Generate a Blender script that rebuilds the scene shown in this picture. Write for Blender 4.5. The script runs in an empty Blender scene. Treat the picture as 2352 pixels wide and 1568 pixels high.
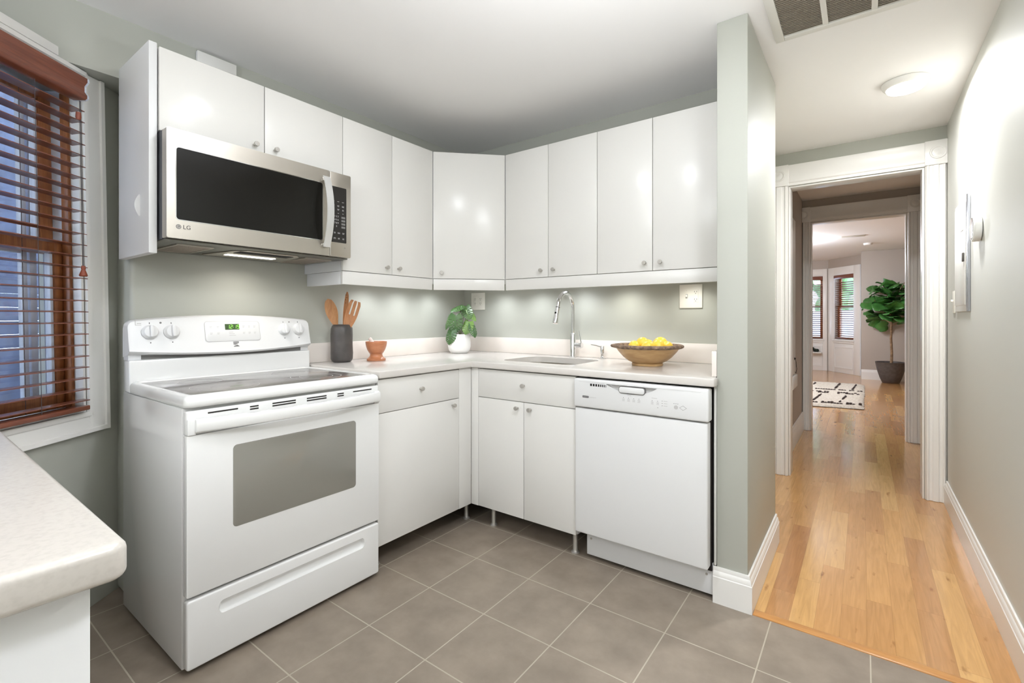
import bpy, bmesh, math, random
from mathutils import Matrix, Vector
random.seed(7)
S = bpy.context.scene
COL = S.collection
PI = math.pi

# ------------------------------------------------------------------ camera
cam_d = bpy.data.cameras.new('camera')
cam = bpy.data.objects.new('camera', cam_d)
COL.objects.link(cam)
S.camera = cam
cam.location = (2.4337, -2.6584, 1.1728)
cam.rotation_euler = (PI / 2, 0, 0.6333)
cam_d.sensor_fit = 'HORIZONTAL'
cam_d.sensor_width = 36.0
cam_d.lens = 1087.34 / 2352 * 36.0
cam_d.shift_x = -(1184.21 - 1176) / 2352
cam_d.shift_y = (728.46 - 784) / 2352
cam_d.clip_start = 0.02
cam_d.clip_end = 200

# ------------------------------------------------------------------ view, world, lamps
S.view_settings.view_transform = 'Standard'
S.view_settings.look = 'None'
S.view_settings.gamma = 1.0
S.view_settings.exposure = 0.27
S.view_settings.use_curve_mapping = False

W = bpy.data.worlds.new('sky')
S.world = W
W.use_nodes = True
bgn = W.node_tree.nodes['Background']
bgn.inputs[0].default_value = (0.62, 0.76, 1.0, 1)
bgn.inputs[1].default_value = 9.5


def lamp(name, kind, loc, power, color=(1, 1, 1), size=0.2, rot=(0, 0, 0), spread=None, angle=None, blend=0.6, sy=None):
    d = bpy.data.lights.new(name, kind)
    d.energy = power
    d.color = color
    if kind == 'AREA':
        d.shape = 'DISK' if sy is None else 'RECTANGLE'
        d.size = size
        if sy is not None:
            d.size_y = sy
        if spread:
            d.spread = spread
    elif kind == 'SPOT':
        d.spot_size = angle or 2.0
        d.spot_blend = blend
        d.shadow_soft_size = size
    else:
        d.shadow_soft_size = size
    o = bpy.data.objects.new(name, d)
    o.location = loc
    o.rotation_euler = rot
    COL.objects.link(o)
    return o


WARM = (1.0, 0.95, 0.88)
NEUT = (0.89, 0.93, 1.0)
# kitchen ceiling lamp out of the frame, then unseen fills added for brightness
lamp('kitchen_lamp_light', 'AREA', (1.40, -1.68, 2.33), 7, NEUT, 0.20)
lamp('kitchen_fill_uplight', 'AREA', (2.00, -1.70, 1.60), 11.5, NEUT, 0.25, (PI, 0, 0))  # added fill without a fixture, brightens the ceiling
lamp('range_fill_light', 'AREA', (2.68, -1.80, 2.33), 19, NEUT, 0.30)  # added unseen fill, lifts the range front
lamp('rear_fill_point', 'POINT', (1.60, -4.30, 1.95), 22, NEUT, 0.15)  # added unseen fill behind the camera
lamp('rear_fill_uplight', 'AREA', (1.60, -4.10, 1.85), 40, NEUT, 0.25, (PI, 0, 0))  # added unseen bounce off the ceiling behind the camera
# lamps under the wall cabinets
for _i, (_x, _y) in enumerate([(.14, -.89), (.14, -.63), (.14, -.36), (.40, -.14), (.70, -.14), (1.025, -.14), (1.32, -.14), (1.70, -.14)]):
    lamp('under_cabinet_light', 'SPOT', (_x, _y, 1.37), 3.0 if _i < 7 else 2.5, (.90, .94, 1.0) if _i < 6 else (.97, .97, .92), 0.03, (0, 0, 0), angle=2.75, blend=1.0)
lamp('hood_light', 'AREA', (0.20, -1.63, 1.444), 0.6, WARM, 0.16, spread=2.6)
lamp('hall_lamp_light', 'AREA', (2.609, 0.50, 2.334), 19, (.935, .94, .965), 0.17)
lamp('living_room_lamp_bulb', 'POINT', (1.40, 6.4, 2.2), 52, (.86, .90, 1.0), 0.12)
lamp('living_room_bulb', 'POINT', (0.6, 5.2, 2.1), 85, (.86, .90, 1.0), 0.15)


# ------------------------------------------------------------------ materials
def lin(c):
    c = c / 255.0
    return c / 12.92 if c <= 0.04045 else ((c + 0.055) / 1.055) ** 2.4


def rgb(r, g, b):
    return (lin(r), lin(g), lin(b), 1.0)


def mat(name, color, rough=0.5, metal=0.0, spec=0.5, emit=None, estr=0.0, coat=0.0, trans=0.0, ior=1.5, bump=None, mottle=None):
    m = bpy.data.materials.new(name)
    m.use_nodes = True
    nt = m.node_tree
    b = nt.nodes['Principled BSDF']
    b.inputs['Base Color'].default_value = color
    b.inputs['Roughness'].default_value = rough
    b.inputs['Metallic'].default_value = metal
    b.inputs['Specular IOR Level'].default_value = spec
    b.inputs['IOR'].default_value = ior
    b.inputs['Coat Weight'].default_value = coat
    b.inputs['Transmission Weight'].default_value = trans
    if emit:
        b.inputs['Emission Color'].default_value = emit
        b.inputs['Emission Strength'].default_value = estr
    tc = None
    if bump or mottle:
        tc = nt.nodes.new('ShaderNodeTexCoord')
    if mottle:
        sc, c2, lo, hi, det = mottle
        n = nt.nodes.new('ShaderNodeTexNoise')
        n.inputs['Scale'].default_value = sc
        n.inputs['Detail'].default_value = det
        nt.links.new(tc.outputs['Object'], n.inputs['Vector'])
        r = nt.nodes.new('ShaderNodeValToRGB')
        r.color_ramp.elements[0].position = lo
        r.color_ramp.elements[1].position = hi
        r.color_ramp.elements[0].color = color
        r.color_ramp.elements[1].color = c2
        nt.links.new(n.outputs['Fac'], r.inputs['Fac'])
        nt.links.new(r.outputs['Color'], b.inputs['Base Color'])
    if bump:
        sc, st, dist = bump
        n = nt.nodes.new('ShaderNodeTexNoise')
        n.inputs['Scale'].default_value = sc
        n.inputs['Detail'].default_value = 4
        nt.links.new(tc.outputs['Object'], n.inputs['Vector'])
        bp = nt.nodes.new('ShaderNodeBump')
        bp.inputs['Strength'].default_value = st
        bp.inputs['Distance'].default_value = dist
        nt.links.new(n.outputs['Fac'], bp.inputs['Height'])
        nt.links.new(bp.outputs['Normal'], b.inputs['Normal'])
    return m


def wood(name, c1, c2, scale=(30, 30, 2.5), rough=0.4, coat=0.0):
    m = mat(name, c1, rough, coat=coat)
    nt = m.node_tree
    b = nt.nodes['Principled BSDF']
    tc = nt.nodes.new('ShaderNodeTexCoord')
    mp = nt.nodes.new('ShaderNodeMapping')
    mp.inputs['Scale'].default_value = scale
    n = nt.nodes.new('ShaderNodeTexNoise')
    n.inputs['Scale'].default_value = 1.5
    n.inputs['Detail'].default_value = 6
    n.inputs['Distortion'].default_value = 1.2
    r = nt.nodes.new('ShaderNodeValToRGB')
    r.color_ramp.elements[0].position = .3
    r.color_ramp.elements[1].position = .7
    r.color_ramp.elements[0].color = c1
    r.color_ramp.elements[1].color = c2
    nt.links.new(tc.outputs['Object'], mp.inputs['Vector'])
    nt.links.new(mp.outputs['Vector'], n.inputs['Vector'])
    nt.links.new(n.outputs['Fac'], r.inputs['Fac'])
    nt.links.new(r.outputs['Color'], b.inputs['Base Color'])
    return m


def tile_mat():
    m = mat('floor_tile_mat', rgb(150, 140, 128), 0.38)
    nt = m.node_tree
    b = nt.nodes['Principled BSDF']
    tc = nt.nodes.new('ShaderNodeTexCoord')
    mp = nt.nodes.new('ShaderNodeMapping')
    mp.inputs['Location'].default_value = (-0.609 + 0.3075 * 20, 0.6005 + 0.3115 * 30, 0)
    nt.links.new(tc.outputs['Object'], mp.inputs['Vector'])
    br = nt.nodes.new('ShaderNodeTexBrick')
    br.offset = 0.0
    br.squash = 1.0
    br.inputs['Scale'].default_value = 1.0
    br.inputs['Brick Width'].default_value = 0.3075
    br.inputs['Row Height'].default_value = 0.3115
    br.inputs['Mortar Size'].default_value = 0.0024
    br.inputs['Mortar Smooth'].default_value = 0.1
    br.inputs['Bias'].default_value = 0.0
    br.inputs['Color1'].default_value = (0, 0, 0, 1)
    br.inputs['Color2'].default_value = (1, 1, 1, 1)
    nt.links.new(mp.outputs['Vector'], br.inputs['Vector'])
    n1 = nt.nodes.new('ShaderNodeTexNoise')
    n1.inputs['Scale'].default_value = 7
    n1.inputs['Detail'].default_value = 7
    n1.inputs['Roughness'].default_value = .6
    nt.links.new(tc.outputs['Object'], n1.inputs['Vector'])
    r = nt.nodes.new('ShaderNodeValToRGB')
    r.color_ramp.elements[0].position = .32
    r.color_ramp.elements[1].position = .70
    r.color_ramp.elements[0].color = rgb(132, 120, 107)
    r.color_ramp.elements[1].color = rgb(154, 141, 126)
    nt.links.new(n1.outputs['Fac'], r.inputs['Fac'])
    mx = nt.nodes.new('ShaderNodeMixRGB')
    mx.inputs['Color2'].default_value = rgb(180, 170, 153)
    nt.links.new(br.outputs['Fac'], mx.inputs['Fac'])
    nt.links.new(r.outputs['Color'], mx.inputs['Color1'])
    nt.links.new(mx.outputs['Color'], b.inputs['Base Color'])
    bp = nt.nodes.new('ShaderNodeBump')
    bp.inputs['Strength'].default_value = .5
    bp.inputs['Distance'].default_value = .002
    bp.invert = True
    nt.links.new(br.outputs['Fac'], bp.inputs['Height'])
    nt.links.new(bp.outputs['Normal'], b.inputs['Normal'])
    return m


def plank_mat():
    """oak strips running along y: random tone per strip, grain inside"""
    m = mat('oak_plank_mat', rgb(205, 155, 95), 0.2, coat=0.45)
    nt = m.node_tree
    N, L = nt.nodes, nt.links
    b = N['Principled BSDF']
    b.inputs['Coat Roughness'].default_value = .12
    tc = N.new('ShaderNodeTexCoord')
    sp = N.new('ShaderNodeSeparateXYZ')
    L.new(tc.outputs['Object'], sp.inputs[0])

    def mth(op, a, c=None):
        n = N.new('ShaderNodeMath')
        n.operation = op
        for i, v in enumerate((a, c)):
            if v is None:
                continue
            if isinstance(v, (int, float)):
                n.inputs[i].default_value = v
            else:
                L.new(v, n.inputs[i])
        return n.outputs[0]
    u = mth('DIVIDE', sp.outputs[0], 0.0815)
    iu = mth('FLOOR', u)
    fu = mth('FRACT', u)
    wn = N.new('ShaderNodeTexWhiteNoise')
    wn.noise_dimensions = '1D'
    L.new(iu, wn.inputs['W'])
    off = mth('MULTIPLY', wn.outputs['Value'], 5.0)
    v = mth('ADD', mth('DIVIDE', sp.outputs[1], 0.78), off)
    iv = mth('FLOOR', v)
    fv = mth('FRACT', v)
    cb = N.new('ShaderNodeCombineXYZ')
    L.new(iu, cb.inputs[0])
    L.new(iv, cb.inputs[1])
    w2 = N.new('ShaderNodeTexWhiteNoise')
    w2.noise_dimensions = '2D'
    L.new(cb.outputs[0], w2.inputs['Vector'])
    r = N.new('ShaderNodeValToRGB')
    e = r.color_ramp.elements
    e[0].position = 0.0
    e[0].color = rgb(180, 128, 80)
    e[1].position = 1.0
    e[1].color = rgb(219, 176, 116)
    for p, c in ((.18, rgb(193, 143, 91)), (.5, rgb(202, 153, 97)), (.8, rgb(210, 161, 101))):
        q = e.new(p)
        q.color = c
    L.new(w2.outputs['Value'], r.inputs['Fac'])
    mp = N.new('ShaderNodeMapping')
    mp.inputs['Scale'].default_value = (34, 2.2, 1)
    L.new(tc.outputs['Object'], mp.inputs['Vector'])
    ad = N.new('ShaderNodeVectorMath')
    ad.operation = 'ADD'
    L.new(mp.outputs[0], ad.inputs[0])
    L.new(w2.outputs['Color'], ad.inputs[1])
    ns = N.new('ShaderNodeTexNoise')
    ns.inputs['Scale'].default_value = 1.6
    ns.inputs['Detail'].default_value = 6
    ns.inputs['Distortion'].default_value = 1.4
    L.new(ad.outputs[0], ns.inputs['Vector'])
    gr = N.new('ShaderNodeValToRGB')
    gr.color_ramp.elements[0].position = .25
    gr.color_ramp.elements[0].color = (.80, .78, .74, 1)
    gr.color_ramp.elements[1].position = .65
    gr.color_ramp.elements[1].color = (1.04, 1.03, 1.02, 1)
    L.new(ns.outputs['Fac'], gr.inputs['Fac'])
    mx = N.new('ShaderNodeMixRGB')
    mx.blend_type = 'MULTIPLY'
    mx.inputs['Fac'].default_value = 1.0
    L.new(r.outputs['Color'], mx.inputs['Color1'])
    L.new(gr.outputs['Color'], mx.inputs['Color2'])
    # knots
    mk = N.new('ShaderNodeMapping')
    mk.inputs['Scale'].default_value = (11, 3.4, 1)
    L.new(tc.outputs['Object'], mk.inputs['Vector'])
    kn = N.new('ShaderNodeTexNoise')
    kn.inputs['Scale'].default_value = 2.1
    kn.inputs['Detail'].default_value = 3
    L.new(mk.outputs[0], kn.inputs['Vector'])
    kr = N.new('ShaderNodeValToRGB')
    kr.color_ramp.elements[0].position = .66
    kr.color_ramp.elements[0].color = (1, 1, 1, 1)
    kr.color_ramp.elements[1].position = .78
    kr.color_ramp.elements[1].color = (.50, .38, .28, 1)
    L.new(kn.outputs['Fac'], kr.inputs['Fac'])
    mkx = N.new('ShaderNodeMixRGB')
    mkx.blend_type = 'MULTIPLY'
    mkx.inputs['Fac'].default_value = 1.0
    L.new(mx.outputs['Color'], mkx.inputs['Color1'])
    L.new(kr.outputs['Color'], mkx.inputs['Color2'])
    mx = mkx
    # seams
    eu = mth('MINIMUM', fu, mth('SUBTRACT', 1.0, fu))
    ev = mth('MINIMUM', fv, mth('SUBTRACT', 1.0, fv))
    su = mth('LESS_THAN', eu, 0.012)
    sv = mth('LESS_THAN', ev, 0.0014)
    sm = mth('MULTIPLY', mth('MAXIMUM', su, sv), 0.28)
    m2 = N.new('ShaderNodeMixRGB')
    m2.inputs['Color2'].default_value = rgb(110, 70, 38)
    L.new(sm, m2.inputs['Fac'])
    L.new(mx.outputs['Color'], m2.inputs['Color1'])
    L.new(m2.outputs['Color'], b.inputs['Base Color'])
    return m


M = {}
M['green'] = mat('sage_paint', rgb(183, 184, 174), .5, bump=(180, .08, .001))
M['pale'] = mat('sage_paint_lit', rgb(211, 211, 204), .5, bump=(180, .08, .001))  # the sage paint again, lamplight lightened into its colour
M['taupe'] = mat('taupe_paint', rgb(181, 171, 160), .55)
M['ceil'] = mat('ceiling_paint', rgb(244, 242, 239), .7)
M['trim'] = mat('trim_paint', rgb(238, 236, 231), .3)
M['door'] = mat('cabinet_lacquer', rgb(228, 226, 221), .24)
M['carcass'] = mat('cabinet_side', rgb(228, 228, 228), .4)
M['enamel'] = mat('white_enamel', rgb(240, 240, 238), .16, coat=.3)
M['appl'] = mat('white_plastic', rgb(229, 229, 228), .3)
M['gap'] = mat('dark_gap', rgb(34, 30, 26), .8)
M['ink'] = mat('grey_print', rgb(120, 118, 116), .6)
M['ink_lt'] = mat('pale_print', rgb(196, 194, 192), .6)
M['ink_dk'] = mat('dark_print', rgb(70, 68, 68), .6)
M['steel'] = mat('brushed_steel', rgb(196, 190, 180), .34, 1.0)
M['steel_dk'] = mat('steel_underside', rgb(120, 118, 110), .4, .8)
M['handle'] = mat('satin_handle', rgb(222, 222, 220), .3, .6)
M['chrome'] = mat('chrome', rgb(225, 225, 225), .06, 1.0)
M['nickel'] = mat('satin_nickel', rgb(186, 182, 175), .42, .6)
M['mwside'] = mat('grey_case', rgb(90, 92, 98), .4, .3)
M['blackglass'] = mat('black_glass', rgb(22, 21, 18), .16, spec=.3)
M['keypad'] = mat('keypad_black', rgb(40, 37, 34), .25)
M['ovenglass'] = mat('oven_window_glass', rgb(142, 139, 131), .10, coat=.6)
M['cookglass'] = mat('ceramic_glass', rgb(112, 106, 103), .2, coat=.6, ior=1.8)
M['cookglass'].node_tree.nodes['Principled BSDF'].inputs['Coat Roughness'].default_value = .12
M['display'] = mat('display_dark', rgb(62, 84, 48), .3)
M['led'] = mat('led_green', rgb(150, 230, 90), .5, emit=rgb(150, 235, 90), estr=1.0)
M['lampglow'] = mat('lamp_diffuser', (1, 1, 1, 1), .5, emit=(1.0, .97, .93, 1), estr=6.0)
M['hoodglow'] = mat('hood_lens', (1, 1, 1, 1), .3, emit=(1.0, .96, .9, 1), estr=4.0)
M['quartz'] = mat('quartz', rgb(217, 212, 206), .2, coat=.1, mottle=(70, rgb(216, 210, 203), .5, .8, 8))
M['quartz_dim'] = mat('speckled_quartz_dim', rgb(198, 192, 184), .22, coat=.1, mottle=(150, rgb(188, 182, 174), .45, .8, 5))  # same stone as the kitchen counter, colour darkened to offset strong light
M['quartz_splash'] = mat('quartz_splash', rgb(240, 232, 224), .25, mottle=(6, rgb(236, 226, 217), .35, .7, 3))
M['tile'] = tile_mat()
M['oak'] = plank_mat()
M['oakstrip'] = wood('oak_threshold', rgb(205, 150, 90), rgb(188, 132, 76), (3, 60, 60), .3)
M['blind'] = wood('mahogany_blind', rgb(136, 80, 58), rgb(110, 60, 44), (3, 3, 60), .28, coat=.15)
M['sash'] = wood('stained_sash', rgb(166, 104, 58), rgb(132, 78, 42), (40, 40, 3), .4)
M['cord'] = mat('blind_cord', rgb(70, 62, 66), .7)
M['pullwood'] = mat('tassel_wood', rgb(140, 72, 50), .4)
M['vinyl'] = mat('storm_vinyl', rgb(215, 222, 235), .4)
M['spoonwood'] = wood('utensil_wood', rgb(206, 152, 102), rgb(184, 126, 78), (40, 40, 8), .5)
M['forkwood'] = wood('fork_wood', rgb(200, 142, 96), rgb(176, 116, 70), (40, 40, 8), .4)
M['bowlwood'] = wood('bowl_wood', rgb(208, 172, 122), rgb(182, 142, 94), (6, 6, 26), .35)
M['bark'] = mat('bark_rim', rgb(150, 126, 104), .8, mottle=(60, rgb(104, 84, 70), .4, .6, 6), bump=(90, .8, .004))
M['mortar'] = wood('mortar_wood', rgb(202, 136, 96), rgb(184, 116, 78), (14, 14, 40), .3, coat=.15)
M['marble'] = mat('pale_stone', rgb(226, 214, 206), .4)
M['crock'] = mat('charcoal_clay', rgb(88, 83, 80), .42, mottle=(14, rgb(72, 68, 66), .4, .65, 4), bump=(12, .35, .006))
M['potwhite'] = mat('white_ceramic', rgb(240, 238, 235), .35)
M['soil'] = mat('soil', rgb(60, 46, 36), .9)
M['leaf'] = mat('leaf_green', rgb(58, 92, 48), .28, mottle=(9, rgb(92, 124, 70), .4, .7, 3))
M['leaf_young'] = mat('young_leaf_green', rgb(112, 146, 66), .3, mottle=(9, rgb(90, 126, 58), .4, .7, 3))
M['stem'] = mat('stem_green', rgb(110, 112, 72), .5)
M['fleaf'] = mat('fig_leaf', rgb(56, 106, 48), .3, mottle=(5, rgb(80, 138, 66), .4, .7, 2))
M['trunk'] = mat('fig_trunk', rgb(150, 122, 92), .8, mottle=(25, rgb(120, 94, 70), .4, .6, 4))
M['planter'] = mat('planter_stone', rgb(78, 72, 68), .6, mottle=(20, rgb(92, 85, 80), .4, .7, 5))
M['lemon'] = mat('lemon_skin', rgb(252, 214, 80), .35, bump=(120, .15, .002))
M['plastic'] = mat('cream_plastic', rgb(243, 240, 230), .35)
M['slot'] = mat('socket_slot', rgb(86, 82, 76), .6)
M['grille'] = mat('grille_paint', rgb(226, 224, 216), .4)
M['louver'] = mat('louver_paint', rgb(206, 200, 186), .45)
M['duct'] = mat('duct_inside', rgb(150, 134, 114), .8)
M['mirror'] = mat('mirror_ring', rgb(210, 208, 206), .1, 1.0)
M['thermo'] = mat('thermostat_white', rgb(240, 240, 236), .4)
M['panelmetal'] = mat('panel_edge_metal', rgb(190, 192, 200), .2, .9)
M['rug'] = mat('rug_wool', rgb(226, 218, 204), .95, mottle=(40, rgb(206, 196, 178), .4, .6, 6), bump=(130, .9, .01))
M['rugdark'] = mat('rug_yarn', rgb(72, 60, 56), .95)
M['lump'] = mat('dark_moss', rgb(36, 44, 34), .9)
M['siding'] = mat('neighbor_siding', rgb(60, 69, 92), .5, mottle=(9, rgb(40, 48, 68), .4, .7, 6))
M['sidingpale'] = mat('neighbor_band', rgb(176, 164, 148), .7)
M['tree'] = mat('tree_green', rgb(140, 176, 122), .7, mottle=(3, rgb(176, 206, 160), .4, .6, 4))
M['fence'] = mat('pale_fence', rgb(176, 178, 184), .7)
M['ground'] = mat('ground_grey', rgb(120, 120, 118), .9)
M['mesh'] = mat('grease_filter', rgb(150, 138, 126), .5, .7, bump=(260, 1.0, .004))


def glass_mat():
    m = bpy.data.materials.new('window_glass')
    m.use_nodes = True
    nt = m.node_tree
    nt.nodes.remove(nt.nodes['Principled BSDF'])
    out = nt.nodes['Material Output']
    t = nt.nodes.new('ShaderNodeBsdfTransparent')
    g = nt.nodes.new('ShaderNodeBsdfGlossy')
    g.inputs['Roughness'].default_value = .02
    mx = nt.nodes.new('ShaderNodeMixShader')
    mx.inputs[0].default_value = .06
    nt.links.new(t.outputs[0], mx.inputs[1])
    nt.links.new(g.outputs[0], mx.inputs[2])
    nt.links.new(mx.outputs[0], out.inputs[0])
    return m


M['glass'] = glass_mat()


# ------------------------------------------------------------------ mesh building
class MB:
    def __init__(self):
        self.v = []
        self.f = []

    def add(self, verts, faces):
        n = len(self.v)
        self.v += [tuple(p) for p in verts]
        self.f += [tuple(i + n for i in f) for f in faces]
        return self

    def add_bm(self, bm, mtx=None):
        bm.verts.index_update()
        self.add([(mtx @ v.co if mtx else v.co) for v in bm.verts], [[v.index for v in f.verts] for f in bm.faces])
        bm.free()
        return self

    def box(self, x0, y0, z0, x1, y1, z1, bev=0.0, seg=2, mtx=None):
        x0, x1 = min(x0, x1), max(x0, x1)
        y0, y1 = min(y0, y1), max(y0, y1)
        z0, z1 = min(z0, z1), max(z0, z1)
        bm = bmesh.new()
        bmesh.ops.create_cube(bm, size=1)
        for v in bm.verts:
            v.co = Vector(((x0 + x1) / 2 + v.co.x * (x1 - x0), (y0 + y1) / 2 + v.co.y * (y1 - y0), (z0 + z1) / 2 + v.co.z * (z1 - z0)))
        if bev > 0:
            b = min(bev, .45 * min(x1 - x0, y1 - y0, z1 - z0))
            bmesh.ops.bevel(bm, geom=list(bm.edges), offset=b, segments=seg, affect='EDGES', profile=.5)
        return self.add_bm(bm, mtx)

    def prism(self, pts, mtx, d0, d1, bev=0.0, seg=2, hole=None):
        """polygon (u,v) pulled along w from d0 to d1, mapped by mtx"""
        bm = bmesh.new()
        if hole is None:
            vs = [bm.verts.new((p[0], p[1], d0)) for p in pts]
            f = bm.faces.new(vs)
            r = bmesh.ops.extrude_face_region(bm, geom=[f])
            for v in r['geom']:
                if isinstance(v, bmesh.types.BMVert):
                    v.co.z = d1
            bmesh.ops.recalc_face_normals(bm, faces=list(bm.faces))
            if bev > 0:
                es = [e for e in bm.edges if abs(e.verts[0].co.z - e.verts[1].co.z) < 1e-9]
                bmesh.ops.bevel(bm, geom=es, offset=bev, segments=seg, affect='EDGES', profile=.5)
        else:
            n = len(pts)
            rings = []
            for d in (d0, d1):
                rings.append(([bm.verts.new((p[0], p[1], d)) for p in pts], [bm.verts.new((p[0], p[1], d)) for p in hole]))
            for i in range(n):
                j = (i + 1) % n
                (o0, i0), (o1, i1) = rings
                bm.faces.new((o0[i], o0[j], i0[j], i0[i]))
                bm.faces.new((o1[i], i1[i], i1[j], o1[j]))
                bm.faces.new((o0[i], o1[i], o1[j], o0[j]))
                bm.faces.new((i0[i], i0[j], i1[j], i1[i]))
            bmesh.ops.recalc_face_normals(bm, faces=list(bm.faces))
        return self.add_bm(bm, mtx)

    def cyl(self, p0, p1, r0, r1=None, seg=24, cap=True):
        r1 = r0 if r1 is None else r1
        return self.tube([p0, p1], [r0, r1], seg, cap)

    def tube(self, pts, r, seg=12, cap=True):
        pts = [Vector(p) for p in pts]
        n = len(pts)
        rs = r if isinstance(r, (list, tuple)) else [r] * n
        t0 = (pts[1] - pts[0]).normalized()
        up = Vector((0, 0, 1)) if abs(t0.z) < .9 else Vector((1, 0, 0))
        a = t0.cross(up).normalized()
        rings = []
        vs, fs = [], []
        for i in range(n):
            t = ((pts[min(i + 1, n - 1)] - pts[max(i - 1, 0)])).normalized()
            a = (a - t * a.dot(t)).normalized()
            b = t.cross(a)
            ring = []
            for k in range(seg):
                an = 2 * PI * k / seg
                ring.append(len(vs))
                vs.append(pts[i] + (a * math.cos(an) + b * math.sin(an)) * rs[i])
            rings.append(ring)
        for i in range(n - 1):
            for k in range(seg):
                j = (k + 1) % seg
                fs.append((rings[i][k], rings[i][j], rings[i + 1][j], rings[i + 1][k]))
        if cap:
            fs.append(tuple(reversed(rings[0])))
            fs.append(tuple(rings[-1]))
        return self.add(vs, fs)

    def lathe(self, prof, c=(0, 0, 0), seg=40, mtx=None, wob=None):
        """prof: list of (r, z); r==0 ends are closed"""
        vs, fs, rings = [], [], []
        for (r, z) in prof:
            if r < 1e-7:
                rings.append([len(vs)])
                vs.append(Vector((0, 0, z)))
            else:
                ring = []
                for k in range(seg):
                    an = 2 * PI * k / seg
                    q = wob(an, z) if wob else 1.0
                    ring.append(len(vs))
                    vs.append(Vector((r * q * math.cos(an), r * q * math.sin(an), z)))
                rings.append(ring)
        for i in range(len(rings) - 1):
            A, B = rings[i], rings[i + 1]
            for k in range(seg):
                j = (k + 1) % seg
                if len(A) == 1 and len(B) == 1:
                    continue
                if len(A) == 1:
                    fs.append((A[0], B[j], B[k]))
                elif len(B) == 1:
                    fs.append((A[k], A[j], B[0]))
                else:
                    fs.append((A[k], A[j], B[j], B[k]))
        cc = Vector(c)
        return self.add([(mtx @ v if mtx else v) + cc for v in vs], fs)

    def ball(self, c, r, sc=(1, 1, 1), seg=20, mtx=None):
        prof = [(math.sin(PI * i / 12) * r if 0 < i < 12 else 0, -math.cos(PI * i / 12) * r) for i in range(13)]
        m = Matrix.Diagonal((sc[0], sc[1], sc[2], 1))
        if mtx:
            m = mtx @ m
        return self.lathe(prof, c, seg, m)


def root_loc(p):
    v = Vector((0, 0, 0))
    while p is not None:
        v += p.location
        p = p.parent
    return v


def obj(name, mb, material, parent=None, smooth=True, angle=35):
    me = bpy.data.meshes.new(name)
    off = root_loc(parent)
    me.from_pydata([(v[0] - off.x, v[1] - off.y, v[2] - off.z) for v in mb.v], [], mb.f)
    me.validate()
    bm = bmesh.new()
    bm.from_mesh(me)
    bmesh.ops.recalc_face_normals(bm, faces=list(bm.faces))
    bm.to_mesh(me)
    bm.free()
    if smooth:
        for p in me.polygons:
            p.use_smooth = True
        me.set_sharp_from_angle(angle=math.radians(angle))
    me.materials.append(material)
    o = bpy.data.objects.new(name, me)
    COL.objects.link(o)
    if parent is not None:
        o.parent = parent
    return o


def tag(o, label, cat, group=None, kind=None):
    if label:
        o['label'] = label
    if cat:
        o['category'] = cat
    if group:
        o['group'] = group
    if kind:
        o['kind'] = kind
    return o


def thing(name, label, cat, loc, group=None):
    o = bpy.data.objects.new(name, None)
    o.empty_display_size = .05
    o.location = loc
    COL.objects.link(o)
    return tag(o, label, cat, group)


def struct(name, mb, m, label=None, parent=None, smooth=True):
    o = obj(name, mb, m, parent, smooth)
    if parent is None:
        o['kind'] = 'structure'
    if label:
        o['label'] = label
    return o


def frame(o, u, v, w):
    m = Matrix.Identity(4)
    for i, c in enumerate((u, v, w, o)):
        for j in range(3):
            m[j][i] = c[j]
    return m


FX = lambda x: frame((x, 0, 0), (0, 1, 0), (0, 0, 1), (1, 0, 0))          # faces +x : u=y v=z
FY = lambda y: frame((0, y, 0), (1, 0, 0), (0, 0, 1), (0, -1, 0))         # faces -y : u=x v=z
FZ = lambda z: frame((0, 0, z), (1, 0, 0), (0, 1, 0), (0, 0, 1))          # faces +z : u=x v=y


def rrect(x0, y0, x1, y1, r, n=5):
    p = []
    for (cx, cy, a0) in ((x1 - r, y0 + r, -PI / 2), (x1 - r, y1 - r, 0), (x0 + r, y1 - r, PI / 2), (x0 + r, y0 + r, PI)):
        for i in range(n + 1):
            a = a0 + PI / 2 * i / n
            p.append((cx + r * math.cos(a), cy + r * math.sin(a)))
    return p


def circ(cx, cy, r, n=32, ry=None):
    return [(cx + r * math.cos(2 * PI * i / n), cy + (ry or r) * math.sin(2 * PI * i / n)) for i in range(n)]


def text_mb(s, size, mtx, depth=.0006, width=None):
    c = bpy.data.curves.new('txt', 'FONT')
    c.body = s
    c.size = size
    c.align_x = 'CENTER'
    c.align_y = 'CENTER'
    c.extrude = depth
    if width:
        c.space_character = width
    o = bpy.data.objects.new('txt', c)
    me = bpy.data.meshes.new_from_object(o)
    mb = MB()
    mb.add([mtx @ v.co for v in me.vertices], [list(p.vertices) for p in me.polygons])
    bpy.data.objects.remove(o)
    bpy.data.curves.remove(c)
    bpy.data.meshes.remove(me)
    return mb


def cut(o, cutter_mb):
    """boolean difference baked into o's mesh"""
    c = obj('cutter', cutter_mb, M['gap'], None, False)
    c.location = c.location - root_loc(o)
    o2 = bpy.data.objects.new('tmp', o.data)
    COL.objects.link(o2)
    md = o2.modifiers.new('b', 'BOOLEAN')
    md.operation = 'DIFFERENCE'
    md.solver = 'EXACT'
    md.object = c
    bpy.context.view_layer.update()
    dg = bpy.context.evaluated_depsgraph_get()
    me = bpy.data.meshes.new_from_object(o2.evaluated_get(dg))
    m0 = o.data.materials[0]
    for p in me.polygons:
        p.material_index = 0
        p.use_smooth = True
    me.materials.clear()
    me.materials.append(m0)
    me.set_sharp_from_angle(angle=math.radians(35))
    bpy.data.objects.remove(o2)
    bpy.data.objects.remove(c)
    o.data = me
    return o


def plain_box(name, b, m, parent=None, bev=0.0):
    return obj(name, MB().box(*b, bev), m, parent)


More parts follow.
